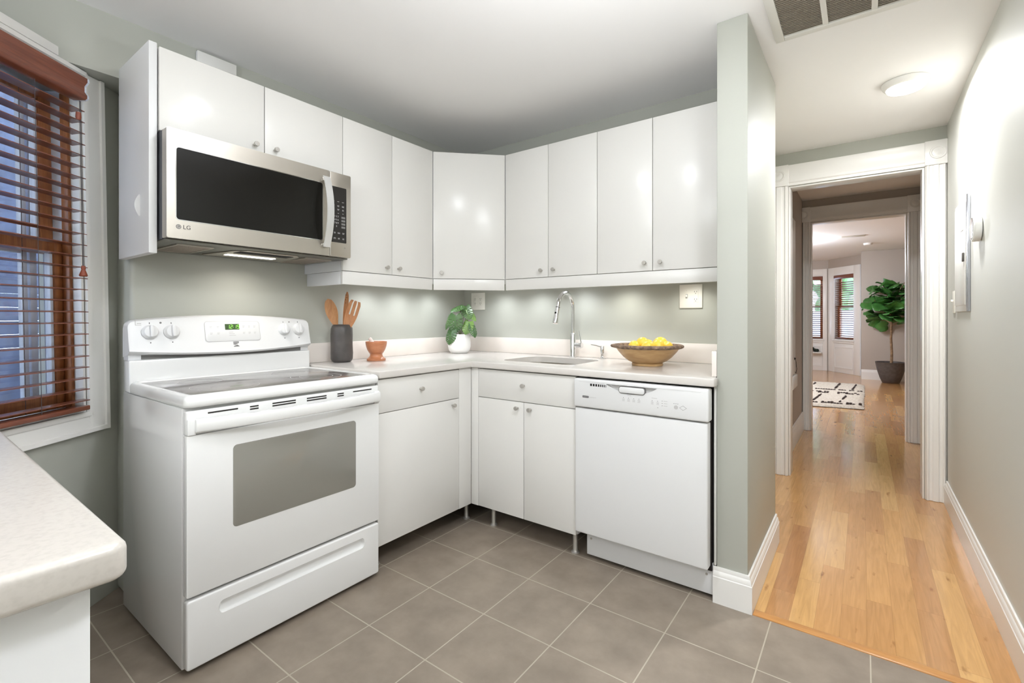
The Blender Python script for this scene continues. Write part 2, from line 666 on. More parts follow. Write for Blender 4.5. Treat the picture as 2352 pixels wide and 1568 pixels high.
# ================================================================== ROOM SHELL
ZC = 2.388          # kitchen and hall ceiling
ZL = 2.43           # living room ceiling
# window wall frame: u along wall (to the corner), v up, w into the room
WD = Vector((-.60959, .79272, 0))
WN = Vector((.79272, .60959, 0))
W0 = Vector((0, -2.215, 0))
FW0_ = frame(W0, WD, (0, 0, 1), WN)
LEAN = -.022          # the old window frame leans a little
FW = frame(W0 - WD * (LEAN * .8), WD, Vector((0, 0, 1)) + WD * LEAN, WN)


def wpt(s, z, w):
    return FW @ Vector((s, z, w))


struct('floor', MB().box(-.6, -5.0, -.08, 2.0815, -.0005, 0).box(2.0815, -5.0, -.08, 2.95, -.6025, 0), M['tile'], 'grey square tile floor of the kitchen')
struct('floor_hall', MB().box(2.0818, -.56, -.08, 2.95, .15, 0).box(1.80, .15, -.08, 2.95, 3.2, 0).box(-2.2, 3.2, -.08, 4.4, 10.2, 0), M['oak'], 'honey oak strip floor of the hall')
struct('trim_threshold', MB().box(2.082, -.602, -.08, 2.845, -.5605, .004, .003), M['oakstrip'], 'oak threshold strip between tile and wood floor')

struct('ceiling', MB().box(-.6, -5.0, ZC, 3.0, 3.12, ZC + .1), M['ceil'])
struct('ceiling_living_room', MB().box(-2.2, 3.12, ZL, 4.4, 10.3, ZL + .1), M['ceil'])

# stove wall, its rounded end, and the header above the window bay
YE = -2.025
struct('wall_stove', MB().box(-.32, YE, 0, 0, .13, 2.1425, .018, 4).box(-.32, -5.0, 2.1425, 0, .13, ZC), M['green'])
struct('wall_sink', MB().box(0, 0, 0, 1.945, .148, ZC), M['green'])
struct('wall_divider', MB().box(1.946, -.588, 0, 2.063, .148, ZC, .004), M['green'], 'sage wall end between kitchen and hall')
struct('wall_right', MB().box(2.862, -5.0, 0, 3.0, 1.37, ZC), M['pale'])
struct('wall_back', MB().box(.6, -5.0, 0, 2.862, -4.8, ZC), M['green'])
WL = wpt(-1.40, 0, -.02)
struct('wall_left', MB().box(WL.x - .25, -4.8, 0, WL.x - .02, WL.y - .02, ZC), M['green'])
# window wall with its opening
OS0, OS1, OZ0, OZ1 = -.70, .103, .795, 2.06
w = MB()
for (s0, s1, z0, z1) in ((-1.4, OS0, 0, 2.1415), (OS1 + .012, .36, 0, 2.1415), (OS0, OS1 + .012, 0, OZ0), (OS0, OS1 + .012, OZ1, 2.1415)):
    w.box(s0, z0, -.22, s1, z1, -.02, 0, mtx=FW0_)
struct('wall_window', w, M['green'])
# hall left side and door wall
struct('wall_hall_left', MB().box(1.70, .149, 0, 1.86, 1.37, ZC), M['green'])
D1 = (2.0, 2.742, 2.13)
struct('wall_hall_far', MB().box(1.70, 1.371, 0, D1[0] - .012, 1.50, ZC).box(D1[1] + .012, 1.371, 0, 3.0, 1.50, ZC).box(D1[0] - .012, 1.371, D1[2] + .012, D1[1] + .012, 1.50, ZC), M['green'])
# vestibule
struct('wall_vestibule_left', MB().box(1.78, 1.502, 0, 1.92, 3.11, ZC), M['taupe'])
struct('wall_vestibule_right', MB().box(2.88, 1.502, 0, 3.0, 3.11, ZC), M['taupe'])
D2 = (2.004, 2.757, 2.145)
struct('wall_vestibule_far', MB().box(-2.2, 3.112, 0, D2[0] - .012, 3.235, ZL).box(D2[1] + .012, 3.112, 0, 4.4, 3.235, ZL).box(D2[0] - .012, 3.112, D2[2] + .012, D2[1] + .012, 3.235, ZL), M['taupe'])
# living room
struct('wall_living_left', MB().box(-2.35, 3.236, 0, -2.2, 10.2, ZL), M['taupe'])
struct('wall_living_right', MB().box(4.4, 3.236, 0, 4.55, 8.5, ZL), M['taupe'])
struct('wall_living_far', MB().box(2.404, 8.5, 0, 4.55, 9.06, ZL, .01).box(-2.2, 8.5, 0, -.6, 9.06, ZL), M['taupe'])

# bay: corner A, diagonal to B
BA = Vector((1.815, 9.775, 0))
BB = Vector((2.400, 9.062, 0))
bd = (BB - BA).normalized()
bn = Vector((-bd.y, bd.x, 0))
if bn.dot(Vector((2.4, -2.6, 0)) - BA) < 0:
    bn = -bn
FB = frame(BA, bd, (0, 0, 1), bn) if bd.cross(Vector((0, 0, 1))).dot(bn) > 0 else frame(BA, bd, (0, 0, 1), bn)
LB = (BB - BA).length
FF = FY(BA.y)
BW0, BW1 = .205, LB - .175         # window opening on the diagonal
BZ0, BZ1 = .712, 2.065
w = MB()
for (s0, s1, z0, z1) in ((0, BW0, 0, ZL), (BW1, LB, 0, ZL), (BW0, BW1, 0, BZ0), (BW0, BW1, BZ1, ZL)):
    w.box(s0, z0, -.16, s1, z1, 0, 0, mtx=FB)
struct('wall_bay_angled', w, M['taupe'])
FW0, FW1 = .60, 1.715
w = MB()
for (s0, s1, z0, z1) in ((-.6, FW0, 0, ZL), (FW1, BA.x, 0, ZL), (FW0, FW1, 0, .70), (FW0, FW1, 2.075, ZL)):
    w.box(s0, z0, -.16, s1, z1, 0, 0, mtx=FF)
struct('wall_bay_front', w, M['taupe'])


def ogee(h, t):
    """baseboard section as (offset from wall, z)"""
    return [(0, 0), (t, 0), (t, h * .74), (t * .86, h * .76), (t * .86, h * .78), (t * .66, h * .87), (t * .45, h * .90), (t * .45, h * .97), (t * .36, h), (0, h)]


def run_profile(mb, prof, p0, p1, nrm, m0=0.0, m1=0.0):
    """sweep profile between two floor points; m0/m1: mitre slope at each end"""
    p0, p1, nrm = Vector(p0), Vector(p1), Vector(nrm)
    d = (p1 - p0).normalized()
    a = [p0 + nrm * o + Vector((0, 0, z)) + d * (m0 * o) for o, z in prof]
    b = [p1 + nrm * o + Vector((0, 0, z)) + d * (m1 * o) for o, z in prof]
    n = len(prof)
    fs = [(i, (i + 1) % n, n + (i + 1) % n, n + i) for i in range(n)]
    fs += [tuple(range(n)), tuple(range(n, 2 * n))]
    mb.add(a + b, fs)
    return mb


BBP = ogee(.145, .018)
mb = run_profile(MB(), BBP, (1.934, -.5885, 0), (2.0635, -.5885, 0), (0, -1, 0), 0, 1)
struct('baseboard_divider_end', mb, M['trim'])
mb = run_profile(MB(), BBP, (2.0635, -.5885, 0), (2.0635, .148, 0), (1, 0, 0), -1, 0)
mb.add([], [])
struct('baseboard_divider', mb, M['trim'])
struct('baseboard_right', run_profile(MB(), BBP, (2.8615, -4.79, 0), (2.8615, 1.345, 0), (-1, 0, 0)), M['trim'])
BBV = ogee(.19, .018)
struct('baseboard_vestibule', run_profile(MB(), BBV, (1.9205, 1.53, 0), (1.9205, 3.08, 0), (1, 0, 0)), M['trim'])
struct('baseboard_living', run_profile(MB(), ogee(.185, .02), (2.404, 8.4995, 0), (4.39, 8.4995, 0), (0, -1, 0)), M['trim'])


# ------------------------------------------------------------------ door casings
def fluted(mb, x0, x1, z0, z1, yf, t, mtx=None):
    """vertical casing with flutes, front at yf, thickness t (towards +y)"""
    wd = x1 - x0
    prof = [(0, .35), (.06, .8), (.10, 1.0), (.16, 1.0), (.20, .72), (.27, .66), (.34, .72), (.38, .95), (.62, .95), (.66, .72), (.73, .66), (.80, .72), (.84, 1.0), (.90, 1.0), (.94, .8), (1.0, .35)]
    pts = [(x0 + a * wd, yf + t - b * t) for a, b in prof] + [(x1, yf + t), (x0, yf + t)]
    vs = [(x, y, z0) for x, y in pts] + [(x, y, z1) for x, y in pts]
    n = len(pts)
    fs = [(i, (i + 1) % n, n + (i + 1) % n, n + i) for i in range(n)] + [tuple(range(n)), tuple(range(n, 2 * n))]
    return mb.add(vs, fs)


def door_trim(n, D, yf, yw, wall_t, cw, xl, xr):
    """casing with corner blocks, jambs; D=(x0,x1,top)"""
    t = yw - yf
    x0, x1, zt = D
    r = thing('door_%d' % n, None, None, (x0, yw, 0))
    r['kind'] = 'structure'
    del_keys = [k for k in ('category',) if k in r]
    for k in del_keys:
        del r[k]
    zh = zt + .012
    obj('jamb', MB().box(x0 - .011, yw + .001, 0, x0, yw + wall_t, zt, .001).box(x1, yw + .001, 0, x1 + .011, yw + wall_t, zt, .001).box(x0 - .011, yw + .001, zt, x1 + .011, yw + wall_t, zt + .011, .001), M['trim'], r)
    bh = .155
    for (a, b) in ((x0 - .012 - cw, x0 - .012), (x1 + .012, x1 + .012 + cw)):
        a2, b2 = max(a, xl), min(b, xr)
        obj('casing', fluted(MB(), a2, b2, 0.002, zh, yf, t - .001), M['trim'], r)
        k = obj('corner_block', MB().box(a2 - .002, yf - .006, zh + .001, b2 + .002, yw - .001, zh + bh, .003), M['trim'], r)
        cx = (a + b) / 2
        rr = min(.042, cw * .36)
        mtx = frame((cx, yf - .006, zh + bh / 2), (1, 0, 0), (0, 0, 1), (0, -1, 0))
        rose = MB().lathe([(0, .0062), (rr * .25, .006), (rr * .35, .003), (rr * .7, .002), (rr * .8, .006), (rr * .95, .006), (rr, 0)], (0, 0, 0), 32)
        rose.v = [tuple(mtx @ Vector(v)) for v in rose.v]
        obj('rosette', rose, M['trim'], k)
    hx0, hx1 = max(x0 - .013, xl), min(x1 + .013, xr)
    prof = [(0, zh + .001), (t * .6, zh + .001), (t * .6, zh + .018), (t * .9, zh + .026), (t * .9, zh + .045), (t * .75, zh + .055), (t * .75, zh + .115), (t * .95, zh + .13), (t * .95, zh + bh - .004), (0, zh + bh - .004)]
    hm = MB()
    vs = [(hx0, yw - .001 - o, z) for o, z in prof] + [(hx1, yw - .001 - o, z) for o, z in prof]
    m_ = len(prof)
    hm.add(vs, [(i, (i + 1) % m_, m_ + (i + 1) % m_, m_ + i) for i in range(m_)] + [tuple(range(m_)), tuple(range(m_, 2 * m_))])
    obj('head_casing', hm, M['trim'], r)
    return r


door_trim(1, D1, 1.345, 1.371, .131, .125, 1.865, 2.860)
door_trim(2, D2, 3.086, 3.112, .125, .115, 1.922, 2.878)

# ================================================================== KITCHEN WINDOW
r = thing('window_1', None, None, tuple(wpt(-.3, .71, -.02)))
r['kind'] = 'structure'
SL = -.80            # hidden far end of the casing
c = MB()


def wprof_v(mb, s0, s1, z0, z1):
    """upright casing, stepped section, room side at w=0"""
    wd = s1 - s0
    pf = [(0, -.019), (0, -.008), (.08, -.004), (.20, -.004), (.26, -.009), (.55, -.006), (.78, -.004), (.80, 0.004), (.97, 0.006), (1.0, 0.002), (1.0, -.019)]
    pts = [(s0 + a * wd, b) for a, b in pf]
    vs = [wpt(s, z0, b) for s, b in pts] + [wpt(s, z1, b) for s, b in pts]
    n = len(pts)
    mb.add(vs, [(i, (i + 1) % n, n + (i + 1) % n, n + i) for i in range(n)] + [tuple(range(n)), tuple(range(n, 2 * n))])


def wprof_h(mb, z_in, z_out, s0, s1, m0=0, m1=0):
    wd = z_out - z_in
    pf = [(0, -.019), (0, -.008), (.08, -.004), (.20, -.004), (.26, -.009), (.55, -.006), (.78, -.004), (.80, 0.004), (.97, 0.006), (1.0, 0.002), (1.0, -.019)]
    pts = [(z_in + a * wd, b, a) for a, b in pf]
    vs = [wpt(s0 + m0 * a, z, b) for z, b, a in pts] + [wpt(s1 + m1 * a, z, b) for z, b, a in pts]
    n = len(pts)
    mb.add(vs, [(i, (i + 1) % n, n + (i + 1) % n, n + i) for i in range(n)] + [tuple(range(n)), tuple(range(n, 2 * n))])


CS1 = .188
m_ = MB()
wprof_v(m_, OS1, CS1, .71, 2.14)
obj('casing', m_, M['trim'], r)
m_ = MB()
wprof_h(m_, OZ0, .71, SL, OS1, 0, CS1 - OS1)
obj('casing', m_, M['trim'], r)
m_ = MB()
wprof_h(m_, OZ1 - .005, 2.1412, SL, OS1)
obj('head_casing', m_, M['trim'], r)
obj('head_casing', MB().box(SL, 2.1425, -.012, -.012, 2.176, .004, .002, mtx=FW), M['trim'], r)
# white inner jamb, wooden stops, sashes
obj('jamb', MB().box(OS1 - .012, OZ0, -.055, OS1 - .0005, OZ1, -.0205, .001, mtx=FW).box(OS0, OZ0 + .0005, -.055, OS1 - .013, OZ0 + .012, -.0205, .001, mtx=FW).box(OS0, OZ1 - .012, -.055, OS1 - .013, OZ1 - .0005, -.0205, .001, mtx=FW), M['trim'], r)
obj('wooden_jamb', MB().box(.080, OZ0 + .001, -.083, OS1 - .0005, OZ1 - .013, -.0555, .002, mtx=FW).box(OS0, OZ0 + .001, -.083, .0795, OZ0 + .020, -.0555, .002, mtx=FW), M['sash'], r)
obj('track_liner', MB().box(.088, OZ0 + .001, -.165, OS1 - .0005, OZ1 - .001, -.0835, .001, mtx=FW), M['vinyl'], r)


def wsash(z0, z1, wf, parent, si, cream):
    t = .034
    m = MB()
    m.box(si, z0, wf - t, .087, z1, wf, .003, mtx=FW)
    m.box(OS0 + .03, z0, wf - t, si - .0005, z0 + .055, wf, .003, mtx=FW)
    m.box(OS0 + .03, z1 - .042, wf - t, si - .0005, z1, wf, .003, mtx=FW)
    o = obj('sash', m, M['sash'], parent)
    obj('glazing_bead', MB().box(si - .012, z0 + .0555, wf - t * .8, si - .0005, z1 - .0425, wf - .006, .001, mtx=FW), M['vinyl'], o)
    obj('pane', MB().box(OS0 + .03, z0 + .0555, wf - t * .6, si - .0125, z1 - .0425, wf - t * .5, 0, mtx=FW), M['glass'], o)


wsash(.816, 1.462, -.086, r, .050, 1)
wsash(1.420, 2.045, -.122, r, .036, 0)
obj('storm_frame', MB().box(.008, .815, -.185, .030, 2.05, -.168, .002, mtx=FW).box(.040, .815, -.185, .066, 2.05, -.168, .002, mtx=FW).box(OS0, .812, -.185, .007, .845, -.168, .002, mtx=FW).box(OS0, 1.415, -.185, .007, 1.445, -.168, .002, mtx=FW), M['vinyl'], r)

# neighbour wall outside
nb = MB()
for i in range(44):
    z = -.2 + i * .09
    nb.prism([(-1.62, z), (-1.60, z), (-1.585, z + .088), (-1.62, z + .088)], frame(W0 + WD * -2.2, WN, (0, 0, 1), WD), 0, 4.2)
nbo = struct('exterior_wall', nb, M['siding'], 'blue grey clapboards outside the window')
nbo2 = struct('exterior_trim', MB().box(-2.2, .98, -1.59, 1.2, 1.10, -1.56, 0, mtx=FW), M['sidingpale'], 'pale board on the clapboards outside the window')
struct('ground_outside', MB().box(-9, -9, -.30, 10, 22, -.2), M['ground'])

# wooden blind
bl = thing('window_blind', 'dark mahogany wooden blind with open slats over the kitchen window', 'blind', tuple(wpt(-.3, .80, .0)))
vp_ = [(.0075, 2.003), (.052, 2.003), (.060, 2.010), (.060, 2.020), (.050, 2.034), (.050, 2.055), (.062, 2.070), (.062, 2.084), (.0075, 2.084)]
vs = [wpt(-.76, z, b) for b, z in vp_] + [wpt(.040, z, b) for b, z in vp_]
n = len(vp_)
obj('valance', MB().add(vs, [(i, (i + 1) % n, n + (i + 1) % n, n + i) for i in range(n)] + [tuple(range(n)), tuple(range(n, 2 * n))]), M['blind'], bl, angle=50)
vs = [wpt(.0405, z, b) for b, z in vp_] + [wpt(.048, z, b) for b, z in vp_]
e_ = obj('valance_return', MB().add(vs, [(i, (i + 1) % n, n + (i + 1) % n, n + i) for i in range(n)] + [tuple(range(n)), tuple(range(n, 2 * n))]), M['vinyl'], bl)
e_['label'] = 'pale unpainted end of the valance'
ns = 27
for i in range(ns):
    z = .850 + i * .0432
    pr = [(-.025, z - .004), (0, z - .0005), (.025, z - .0035), (.025, z - .0005), (0, z + .0025), (-.025, z - .001)]
    vs = [wpt(-.69, q, b) for b, q in pr] + [wpt(.068, q, b) for b, q in pr]
    k = len(pr)
    obj('slat', MB().add(vs, [(a, (a + 1) % k, k + (a + 1) % k, k + a) for a in range(k)] + [tuple(range(k)), tuple(range(k, 2 * k))]), M['blind'], bl)
obj('bottom_rail', MB().box(-.69, .810, -.0265, .068, .828, .0265, .004, mtx=FW), M['blind'], bl)
cm = MB()
for s in (-.13, -.52):
    for b in (.0275, -.0275):
        cm.cyl(wpt(s, .829, b), wpt(s, 2.0, b), .0009, seg=6)
obj('ladder_cord', cm, M['cord'], bl)
cd = obj('pull_cord', MB().cyl(wpt(.036, 1.37, .034), wpt(.036, 2.0, .034), .0012, seg=6).cyl(wpt(.041, 1.37, .034), wpt(.041, 2.0, .034), .0012, seg=6), M['cord'], bl)
tas = MB().lathe([(0, .042), (.006, .041), (.0075, .030), (.006, .026), (.011, .012), (.0135, .004), (.011, 0), (0, 0)], tuple(wpt(.038, 1.330, .034)), 16)
obj('tassel', tas, M['pullwood'], cd)
obj('cord_toggle', MB().lathe([(0, .03), (.008, .028), (.009, .008), (.006, 0), (0, 0)], tuple(wpt(.030, 1.925, .034)), 14), M['pullwood'], bl)

# ================================================================== WALL CABINETS
ZT, ZB = 2.170, 1.4047
XD = .3505      # door faces (stove wall); same depth on the sink wall
G = .0015


def knob(p, d, parent):
    """round satin knob with a neck, axis d"""
    z = Vector(d).normalized()
    x = z.orthogonal().normalized()
    y = z.cross(x)
    mtx = frame(p, x, y, z)
    k = MB().lathe([(0, 0), (.0055, 0), (.005, .012), (.009, .016), (.0106, .018), (.0108, .0235), (.0096, .026), (0, .0265)], (0, 0, 0), 24)
    k.v = [tuple(mtx @ Vector(v)) for v in k.v]
    o = obj('knob', k, M['nickel'], parent)
    return o


def door_x(y0, y1, z0, z1, parent, ky=None, kz=None, xf=XD, name='door'):
    o = obj(name, MB().box(xf - .018, y0 + G, z0 + G, xf, y1 - G, z1 - G, .002), M['door'], parent)
    if ky is not None:
        knob((xf, ky, kz), (1, 0, 0), o)
    return o


def door_y(x0, x1, z0, z1, parent, kx=None, kz=None, yf=-XD, name='door'):
    o = obj(name, MB().box(x0 + G, yf, z0 + G, x1 - G, yf + .018, z1 - G, .002), M['door'], parent)
    if kx is not None:
        knob((kx, yf, kz), (0, -1, 0), o)
    return o


C0, C1, C2, C3, C4 = -2.033, -1.652, -1.271, -.966, -.661
a = thing('wall_cabinet', 'short white two-door wall cabinet directly above the microwave', 'cabinet', (.17, (C0 + C2) / 2, 1.862))
obj('carcass', MB().box(.001, C0, 1.862, XD - .021, C2 - .001, ZT), M['carcass'], a)
door_x(C0, C1, 1.860, ZT, a, -1.694, 1.905)
door_x(C1, C2, 1.860, ZT, a, -1.608, 1.905)
a = thing('wall_cabinet', 'tall white two-door wall cabinet between the microwave and the corner cabinet', 'cabinet', (.17, (C2 + C4) / 2, ZB))
obj('carcass', MB().box(.001, C2, ZB, XD - .021, C4 - .001, ZT), M['carcass'], a)
door_x(C2, C3, ZB, ZT, a, -1.008, 1.442)
door_x(C3, C4, ZB, ZT, a, -.925, 1.442)
# corner cabinet with a diagonal door
a = thing('corner_wall_cabinet', 'white wall cabinet with a single angled door across the corner', 'cabinet', (.2, -.2, ZB))
pts = [(.001, -.001), (.001, C4), (XD - .021, C4), (-C4, -(XD - .021)), (-C4, -.001)]
obj('carcass', MB().prism(pts, FZ(ZB), 0, ZT - ZB), M['carcass'], a)
q0, q1 = Vector((XD - .002, C4 + .002, 0)), Vector((-C4 - .002, -XD + .002, 0))
qd = (q1 - q0).normalized()
qn = Vector((qd.y, -qd.x, 0))
FQ = frame(q0, qd, (0, 0, 1), qn)
ql = (q1 - q0).length
dd = obj('door', MB().box(.002, ZB + G, -.017, ql - .002, ZT - G, .001, .002, mtx=FQ), M['door'], a)
knob(tuple(FQ @ Vector((.052, 1.440, .001))), qn, dd)
S0, S1, S2, S3, S4 = -C4, .972, 1.282, 1.587, 1.890
a = thing('wall_cabinet', 'white two-door wall cabinet beside the corner cabinet, above the faucet', 'cabinet', ((S0 + S2) / 2, -.17, ZB))
obj('carcass', MB().box(S0 + .001, -XD + .021, ZB, S2 - .001, -.001, ZT), M['carcass'], a)
door_y(S0, S1, ZB, ZT, a, .929, 1.445)
door_y(S1, S2, ZB, ZT, a, 1.013, 1.445)
a = thing('wall_cabinet', 'white two-door wall cabinet above the dishwasher, against the wall end', 'cabinet', ((S2 + S4) / 2, -.17, ZB))
obj('carcass', MB().box(S2 + .001, -XD + .021, ZB, S4 + .05, -.001, ZT), M['carcass'], a)
door_y(S2, S3, ZB, ZT, a, 1.550, 1.445)
door_y(S3, S4 + .053, ZB, ZT, a, 1.630, 1.445)
# light rails below the cabinets
ZR0, ZR1 = 1.338, 1.4035
a = thing('light_rail', 'white light rail under the tall cabinet beside the microwave', 'trim board', (.17, -.96, ZR0), 'light rails')
obj('rail', MB().box(XD - .020, C2 + .001, ZR0, XD - .003, C4 - .001, ZR1, .002), M['door'], a)
obj('return_rail', MB().box(.022, C2 + .001, ZR0, XD - .021, C2 + .018, ZR1, .002), M['carcass'], a)
a = obj('light_rail', MB().box(.004, ZR0, -.019, ql - .004, ZR1, -.003, .002, mtx=FQ), M['door'])
tag(a, 'white light rail under the angled corner cabinet', 'trim board', 'light rails')
a = obj('light_rail', MB().box(S0 + .001, -XD + .003, ZR0, S4 + .052, -XD + .020, ZR1, .002), M['door'])
tag(a, 'long white light rail under the cabinets along the sink wall', 'trim board', 'light rails')
# end panel with an old pull on the open end
a = thing('end_panel', 'tall white end panel with a curved plastic pull, between window and microwave', 'panel', (.17, -2.05, 1.408))
obj('board', MB().box(-.006, -2.062, 1.408, .345, -2.036, 2.180, .0025), M['carcass'], a)
hp = MB()
pr = []
for i in range(15):
    t = i / 14
    zz = 1.552 + .080 * t
    bulge = math.sin(PI * t)
    pr.append((zz, .252, .246 - .034 * bulge ** 2.2, .004 + .013 * bulge))
vs, fs = [], []
for zz, xa, xb, dp in pr:
    for (x, y) in ((xa, -2.0622), (xa, -2.0622 - dp), (xa * .55 + xb * .45, -2.0622 - dp * .75), (xb, -2.0622)):
        vs.append((x, y, zz))
for i in range(14):
    for k in range(4):
        j = (k + 1) % 4
        fs.append((4 * i + k, 4 * i + j, 4 * i + 4 + j, 4 * i + 4 + k))
fs += [(0, 1, 2, 3), tuple(56 + i for i in range(4))]
hp.add(vs, fs)
obj('pull', hp, M['carcass'], a, angle=60)
# small white box by the ceiling
a = obj('junction_cover', MB().box(.001, -1.789, 2.325, .022, -1.624, 2.375, .003), M['trim'])
tag(a, 'small white cover box on the wall just above the short cabinet', 'cover')

# ================================================================== BASE CABINETS
XB = .645
ZBB, ZSP, ZDT, ZCB = .119, .7295, .8875, .891
LEG = [(0, 0), (.021, 0), (.021, .006), (.014, .009), (.0135, .04)]


def leg(x, y, z1, parent, r=.0125):
    obj('leg', MB().lathe([(0, .0005), (.021, .0005), (.021, .006), (.015, .010), (r, .014), (r, z1), (0, z1)], (x, y, 0), 24), M['nickel'], parent)


a = thing('base_cabinet', 'white base cabinet with one drawer and one door beside the stove', 'cabinet', (.32, -1.02, 0))
YB0, YB1 = -1.288, -.7465
obj('carcass', MB().box(.03, YB0, ZBB, XB - .021, YB1, ZCB), M['carcass'], a)
door_x(YB0, YB1, ZSP, ZDT, a, -1.030, .817, XB, 'drawer')
door_x(YB0, YB1, ZBB, ZSP, a, -.800, .699, XB)
obj('filler', MB().box(XB - .019, YB1 + .001, ZBB, XB - .001, -XB - .0005, ZDT + .002, .001), M['door'], a)
leg(.565, -.60, ZBB, a)
leg(.565, -1.24, ZBB, a)
leg(.08, -1.24, ZBB, a)
leg(.08, -.80, ZBB, a)
a = thing('sink_cabinet', 'white base cabinet under the sink with wide drawer front and two doors', 'cabinet', (1.0, -.32, 0))
X0, X1 = .6965, 1.317
obj('carcass', MB().box(X0, -XB + .021, ZBB, X1, -.03, .60), M['carcass'], a)
door_y(X0, X1, ZSP, ZDT, a, 1.010, .817, -XB, 'drawer')
door_y(X0, X0 + .311, ZBB, ZSP, a, .970, .697, -XB)
door_y(X0 + .311, X1, ZBB, ZSP, a, 1.052, .697, -XB)
obj('filler', MB().box(XB - .001, -XB + .0005, ZBB, X0 - .001, -XB + .018, ZDT + .002, .001), M['door'], a)
leg(.752, -.575, ZBB, a)
leg(1.275, -.575, ZBB, a)
leg(.752, -.08, ZBB, a)
leg(1.275, -.08, ZBB, a)
# filler panel between dishwasher and wall end
a = obj('filler_panel', MB().box(1.9355, -.592, .148, 1.9445, -.03, ZCB - .001, .001), M['door'])
tag(a, 'narrow white filler strip between the dishwasher and the wall end', 'panel')

# ================================================================== DISHWASHER
DX0, DX1 = 1.321, 1.932
YD = -.662
a = thing('dishwasher', 'white built-in dishwasher under the countertop beside the wall end', 'dishwasher', (1.627, -.35, 0))
obj('body', MB().box(DX0 + .006, -.595, .12, DX1 - .004, -.05, .875), M['gap'], a)
obj('door_panel', MB().box(DX0, YD, .150, DX1 - .004, YD + .05, .7435, .006, 3), M['appl'], a)
cp = obj('control_panel', MB().box(DX0 - .002, YD - .008, .7485, DX1 + .002, YD + .05, .883, .008, 3), M['appl'], a)
cut(cp, MB().prism([(1.487 + .235 * t, .866 - .035 * math.sin(PI * t) ** .8) for t in [i / 20 for i in range(21)]][::-1] + [(1.487, .868), (1.722, .868)][0:2], FY(YD - .008), -.02, .01))
yf = YD - .008
obj('latch_well', MB().prism([(1.487 + .235 * t, .866 - .035 * math.sin(PI * t) ** .8) for t in [i / 20 for i in range(21)]][::-1] + [(1.487, .868), (1.722, .868)], FY(yf), -.0195, -.012), M['ink_lt'], cp)
obj('latch', MB().prism(rrect(1.552, .836, 1.668, .862, .009), FY(yf), -.012, .006, .003), M['appl'], cp)
obj('latch_outline', MB().prism(rrect(1.549, .833, 1.671, .865, .011), FY(yf), -.0125, .001, hole=rrect(1.553, .837, 1.667, .861, .008)), M['ink'], cp)
vm = MB()
x = 1.406
for wd_ in (.0095, .0092, .0085, .0075, .006, .005, .004, .0025):
    obj('vent_slot', MB().box(x, yf - .0006, .8525, x + wd_, yf + .001, .8635), M['gap'], cp)
    x += wd_ + .0042
bd_ = obj('brand_badge', MB().prism(rrect(1.366, .7955, 1.398, .8045, .0015, 2), FY(yf), -.001, .0006), M['ink_dk'], cp)
obj('badge_letters', text_mb('KENMORE', .0062, frame((1.382, yf - .0007, .800), (1, 0, 0), (0, 0, 1), (0, -1, 0)), .0003), M['ink_lt'], bd_)
obj('groove', MB().box(1.345, yf - .0004, .8695, 1.478, yf + .001, .8705), M['ink_lt'], cp)
obj('groove', MB().box(1.722, yf - .0004, .8680, 1.905, yf + .001, .8690), M['ink_lt'], cp)
obj('model_line', MB().box(1.402, yf - .0003, .7985, 1.437, yf + .001, .8000), M['ink_lt'], cp)


def print_block(x, z, w_, rows, step=.0042):
    for j in range(rows):
        obj('button_print', MB().box(x + (.001 if j % 2 else 0), yf - .0003, z - j * step, x + w_, yf + .001, z + .0018 - j * step), M['ink_lt'], cp)


for x in (1.565, 1.589, 1.613, 1.637):
    print_block(x, .808, .0125, 3)
for x, cw_ in ((1.590, .018), (1.700, .024)):
    print_block(x, .825, cw_, 1)
for x in (1.697, 1.721):
    print_block(x, .808, .011, 3)
print_block(1.752, .8165, .016, 3, .010)
for x, z in [(q, .8145) for q in (1.571, 1.595, 1.619, 1.643, 1.702, 1.726)] + [(1.746, .8172 - j * .010) for j in range(3)] + [(q, .812) for q in (1.796, 1.804, 1.812)] + [(1.727, .787)]:
    obj('indicator_dot', MB().prism(circ(x, z, .0014, 10), FY(yf), -.001, .0004), M['ink_dk'], cp)
obj('status_pad', MB().prism(circ(1.804, .797, .0085, 24), FY(yf), -.001, .0004), M['ink_lt'], cp)
obj('diamond_mark', MB().prism([(1.818, .797), (1.833, .787), (1.848, .797), (1.833, .807)], FY(yf), -.001, .0004, hole=[(1.8195, .797), (1.833, .7882), (1.8465, .797), (1.833, .8058)]), M['ink'], cp)
kp = obj('kick_plate', MB().box(1.345, -.585, .018, DX1, -.572, .149, .001), M['carcass'], a)
for x in (1.368, 1.905):
    obj('screw', MB().prism(circ(x, .098, .005, 14), FY(-.585), -.001, .002), M['nickel'], kp)
leg(1.40, -.45, .12, a, .012)
leg(1.88, -.45, .12, a, .012)

